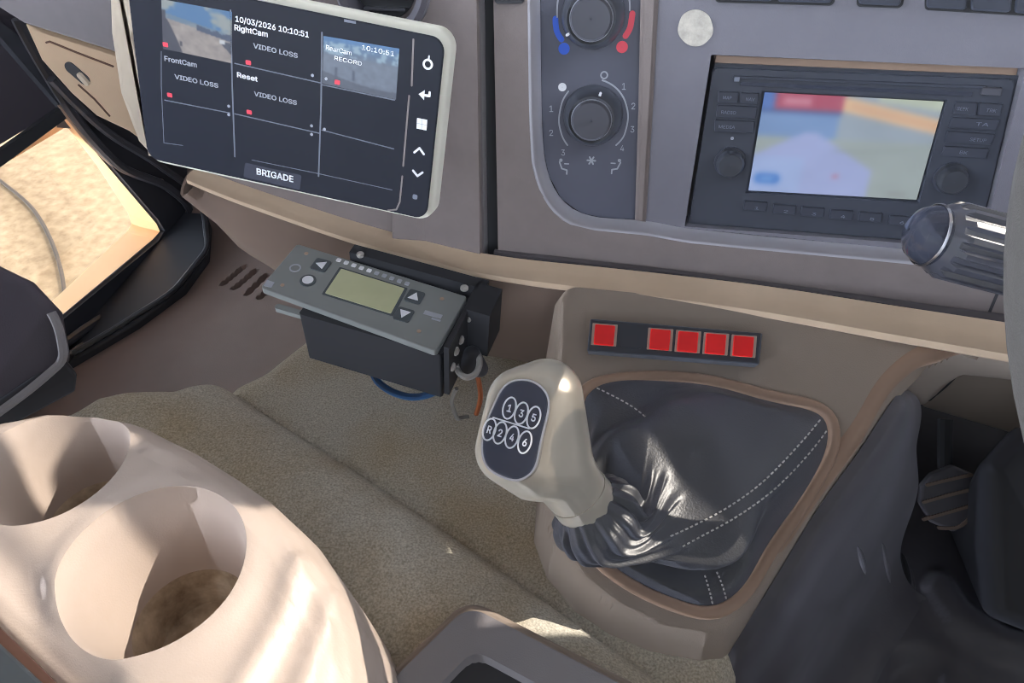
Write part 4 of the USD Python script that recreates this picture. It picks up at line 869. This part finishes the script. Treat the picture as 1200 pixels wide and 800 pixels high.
# ================================================================== passenger seat corner
seat = thing('passenger_seat', 'dark passenger seat corner at the left edge beside the low door window', 'seat')
sv = [Y(-40, 308, 0.40), Y(30, 342, 0.385), Y(58, 372, 0.37), Y(66, 416, 0.355), Y(-40, 497, 0.30)]
back = [p+np.array([-0.20, 0.02, -0.01]) for p in sv]
part(seat, 'cushion', to_tm(hull(*[ball(p, 0.010, 16) for p in sv+back])), 'dark_plum', smooth=45)
part(seat, 'piping', tube([Y(60, 366, 0.360), Y(74, 412, 0.346), Y(68, 428, 0.340), Y(30, 460, 0.312), Y(-60, 520, 0.27)], 0.0035, 8, 40), 'tray_grey')
bv = [Y(72, 424, 0.352), Y(84, 440, 0.350), Y(82, 455, 0.345), Y(-40, 520, 0.28), Y(-40, 505, 0.285)]
part(seat, 'seat_base', to_tm(hull(*[ball(p, 0.004, 12) for p in bv+[p+np.array([-0.20, 0.03, -0.12]) for p in bv]])), 'black_rubber', smooth=45)

# ================================================================== driver's footwell
out_ = np.array([0.81, -0.59, 0])
m0 = []
for (px, py), dz in zip([(1066, 434), (1054, 452), (1010, 520), (960, 590), (912, 664), (880, 707), (857, 732), (840, 738)], [0.012, 0.008, 0.004, 0.004, 0.012, 0.03, 0.05, 0.07]):
    p = CON(px, py); m0.append(p+out_*(0.001+dz/14)-np.array([0, 0, 0.004+dz]))
m0 = [m0[1]+np.array([0.050, 0.075, -0.075]), m0[1]+np.array([0.018, 0.028, -0.02])]+m0[1:]
def mrow(o, dz, zf=None): return [np.r_[(p+out_*o)[:2], p[2]+dz if zf is None else zf] for p in m0]
fr = lambda p, q, t: p+(q-p)*t
Am = np.array([spline(r, 150) for r in (mrow(0.0, -0.012), mrow(-0.001, 0.0), mrow(0.006, -0.002), mrow(0.022, -0.05), mrow(0.040, 0, 0.14), mrow(0.055, 0, 0.05), mrow(0.075, 0, 0.016), mrow(0.10, 0, 0.004), mrow(0.12, 0, -0.006))])
Gm = np.stack([spline(Am[:, j], 150) for j in range(150)], 1)
def mat_bumps(P):
    gp = proj(P); q = shapely.points(gp[:, 0], gp[:, 1]); z = 0.005*(meshkit.fbm(P*np.array([14, 14, 9]), 3, 4)-0.5)
    z -= 0.016*(1-sstep((shapely.distance(Point(1072, 800), q)-22)/28))
    return z+0.018*(1-sstep((shapely.distance(LineString([(1098, 690), (1120, 722), (1165, 752), (1230, 770)]), q)-5)/22))
Pm = Gm.reshape(-1, 3); Gm = (Pm+mat_bumps(Pm)[:, None]*np.array([0, 0, 1.0])).reshape(Gm.shape)
fx, fy = np.meshgrid(np.linspace(0, 1, 120), np.linspace(0.12, 0.80, 120)); x0_ = np.interp(fy, [0.12, 0.20, 0.43, 0.80], [0.13, 0.16, 0.30, 0.40])
Pf = np.stack([x0_+(0.86-x0_)*fx, fy, np.full_like(fx, 0.006)+0.05*sstep((fy-0.62)/0.18)], -1).reshape(-1, 3); Pf[:, 2] += mat_bumps(Pf)
fmat = thing('floor_mat', "black moulded rubber mat covering the driver's footwell at the lower right", 'floor mat')
matm = cat(grid(Gm, face=CAM), grid(Pf.reshape(120, 120, 3), face=CAM)); part(fmat, 'mat_body', matm, 'mat_rubber', smooth=60)
def on_mesh(m, px, py):
    r = ray(px, py); t = m.triangles; e1_, e2_ = t[:, 1]-t[:, 0], t[:, 2]-t[:, 0]; p = np.cross(r, e2_); d = (e1_*p).sum(1); d[np.abs(d) < 1e-16] = 1e-16
    q_ = CAM-t[:, 0]; u = (q_*p).sum(1)/d; c = np.cross(q_, e1_); w_ = (c @ r)/d; tt = (e2_*c).sum(1)/d
    ok = (u >= -1e-6) & (w_ >= -1e-6) & (u+w_ <= 1+1e-6) & (tt > 0.05); return CAM+r*tt[ok].min()
for p0, p1 in [((1005, 640), (1014, 672)), ((1034, 636), (1043, 682)), ((1062, 652), (1072, 692))]:
    P = np.array([on_mesh(matm, p0[0]+(p1[0]-p0[0])*t, p0[1]+(p1[1]-p0[1])*t) for t in np.linspace(0, 1, 8)])
    part(fmat, 'moulded_rib', tube(P, [0.0006, 0.002, 0.0026, 0.003, 0.003, 0.0026, 0.002, 0.0006], 10), 'mat_rubber')
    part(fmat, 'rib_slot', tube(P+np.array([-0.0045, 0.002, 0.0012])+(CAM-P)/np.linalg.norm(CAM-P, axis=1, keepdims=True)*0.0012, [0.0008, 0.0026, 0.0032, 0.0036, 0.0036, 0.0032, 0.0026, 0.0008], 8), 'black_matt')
# clutch pedal: worn pad with cast ribs on its arm
po = Z(1112, 584, 0.10)
PF = Frame(po, (1, 0.1, 0), (-0.1, -0.75, 0.66))
ped = thing('clutch_pedal', 'dark pedal pad with worn cross ribs above the rubber mat', 'pedal', PF)
part(ped, 'pad', prism(rounded(PF.poly([(1092, 556), (1118, 546), (1142, 556), (1150, 580), (1142, 610), (1118, 624), (1090, 612), (1078, 590), (1080, 570)]), 0.004), -0.010, 0.0, 0.003), 'mat_rubber')
for a in ([(1086, 568), (1110, 562), (1138, 556)], [(1082, 588), (1110, 580), (1144, 572)], [(1082, 608), (1110, 600), (1144, 590)], [(1100, 618), (1118, 618), (1136, 606)]):
    part(ped, 'rib', stroke(PF.poly(a), 0.003, -0.001, 0.002, 10), 'knee_brown')
part(ped, 'pedal_arm', tube([(0, 0.0, -0.008), (0.0, 0.04, -0.02), (0.0, 0.075, -0.024)], 0.007, 10, 12), 'black_matt')
# pedal box cover at the right edge
pc = [Z(1200, 520, 0.16), Z(1168, 556, 0.15), Z(1164, 640, 0.10), Z(1172, 706, 0.07), Z(1260, 740, 0.07), Z(1290, 520, 0.16)]
cov = to_tm(hull(*[ball(p, 0.016, 16) for p in pc+[p*np.array([1, 1, 0])+np.array([0.03, 0.03, 0.02]) for p in pc]]))
single('pedal_cover', cov, 'black_rubber', "dark rounded rubber housing at the right edge behind the driver's pedal", 'pedal housing', smooth=50)

# ================================================================== steering wheel and stalk
wn = np.array([0.0, -0.50, 0.866]); wl = CAM+ray(1221, 350)/ray(1221, 350)[1]*0.235
W = Frame(wl+np.array([0.265, 0.0, 0.0]), (1, 0, 0), wn)
wheel = thing('steering_wheel', 'grey steering wheel rim cut by the right edge of photo', 'steering wheel', W)
a = np.linspace(0, 2*pi, 96, endpoint=False)
part(wheel, 'rim', tube(np.c_[0.262*np.cos(a), 0.262*np.sin(a), 0*a], 0.0145, 16, closed=True), 'wheel_grey', smooth=60)
part(wheel, 'hub', moved(lathe([(0.055, -0.05), (0.06, -0.03), (0.05, -0.012), (0.0005, -0.008)], 40), (0, 0, 0)), 'wheel_grey')
for an in (radians(-10), radians(190), radians(270)):
    part(wheel, 'spoke', tube([(0.05*cos(an), 0.05*sin(an), -0.03), (0.14*cos(an), 0.14*sin(an), -0.018), (0.255*cos(an), 0.255*sin(an), 0)], [0.014, 0.011, 0.009], 10), 'wheel_grey')
part(wheel, 'column', tube([(0, 0, -0.04), (0, 0.0, -0.30)], 0.045, 24), 'black_matt')
s0, s1 = Y(1070, 270, 0.312), Y(1215, 309, 0.316)
sa = (s1-s0)/np.linalg.norm(s1-s0)
SF = Frame(s0, np.cross([0, 0, 1.0], sa) if abs(sa[2]) < .9 else (0, 1, 0), sa)
stalk = thing('control_stalk', 'black ribbed control stalk with bright tip in front of the radio corner', 'stalk', SF)
LS = np.linalg.norm(s1-s0); an = np.linspace(0, 2*pi, 180, endpoint=False); rs = 0.0174
rib = 0.0011*np.clip(np.cos(an*15)*3, -1, 1)
prof = [(0.010, 0.80), (0.014, 0.94), (0.018, 1.0), (0.03, 1.0), (LS*0.55, 1.0), (LS*0.8, 0.99), (LS*0.95, 0.97), (LS, 0.9), (LS+0.001, 0.4)]
Gs = np.array([np.c_[(rs*k+rib*(1 if 0.017 < z < LS*0.97 else 0))*np.cos(an), (rs*k+rib*(1 if 0.017 < z < LS*0.97 else 0))*np.sin(an), np.full(180, z)] for z, k in prof])
part(stalk, 'ribbed_grip', grid(Gs, closed_u=True), 'stalk_black', smooth=25)
part(stalk, 'end_cap', lathe([(0.0005, -0.002), (0.007, -0.001), (0.0115, 0.002), (0.0145, 0.008), (0.0142, 0.012)], 48), 'black_gloss')
part(stalk, 'bright_ring', lathe([(0.0146, 0.0074), (0.0150, 0.0078), (0.0152, 0.0084), (0.0148, 0.0088)], 48), 'chrome')
part(stalk, 'stalk_arm', tube([(0, 0, LS), (0.0, 0.0, LS+0.10)], 0.009, 14), 'black_matt')
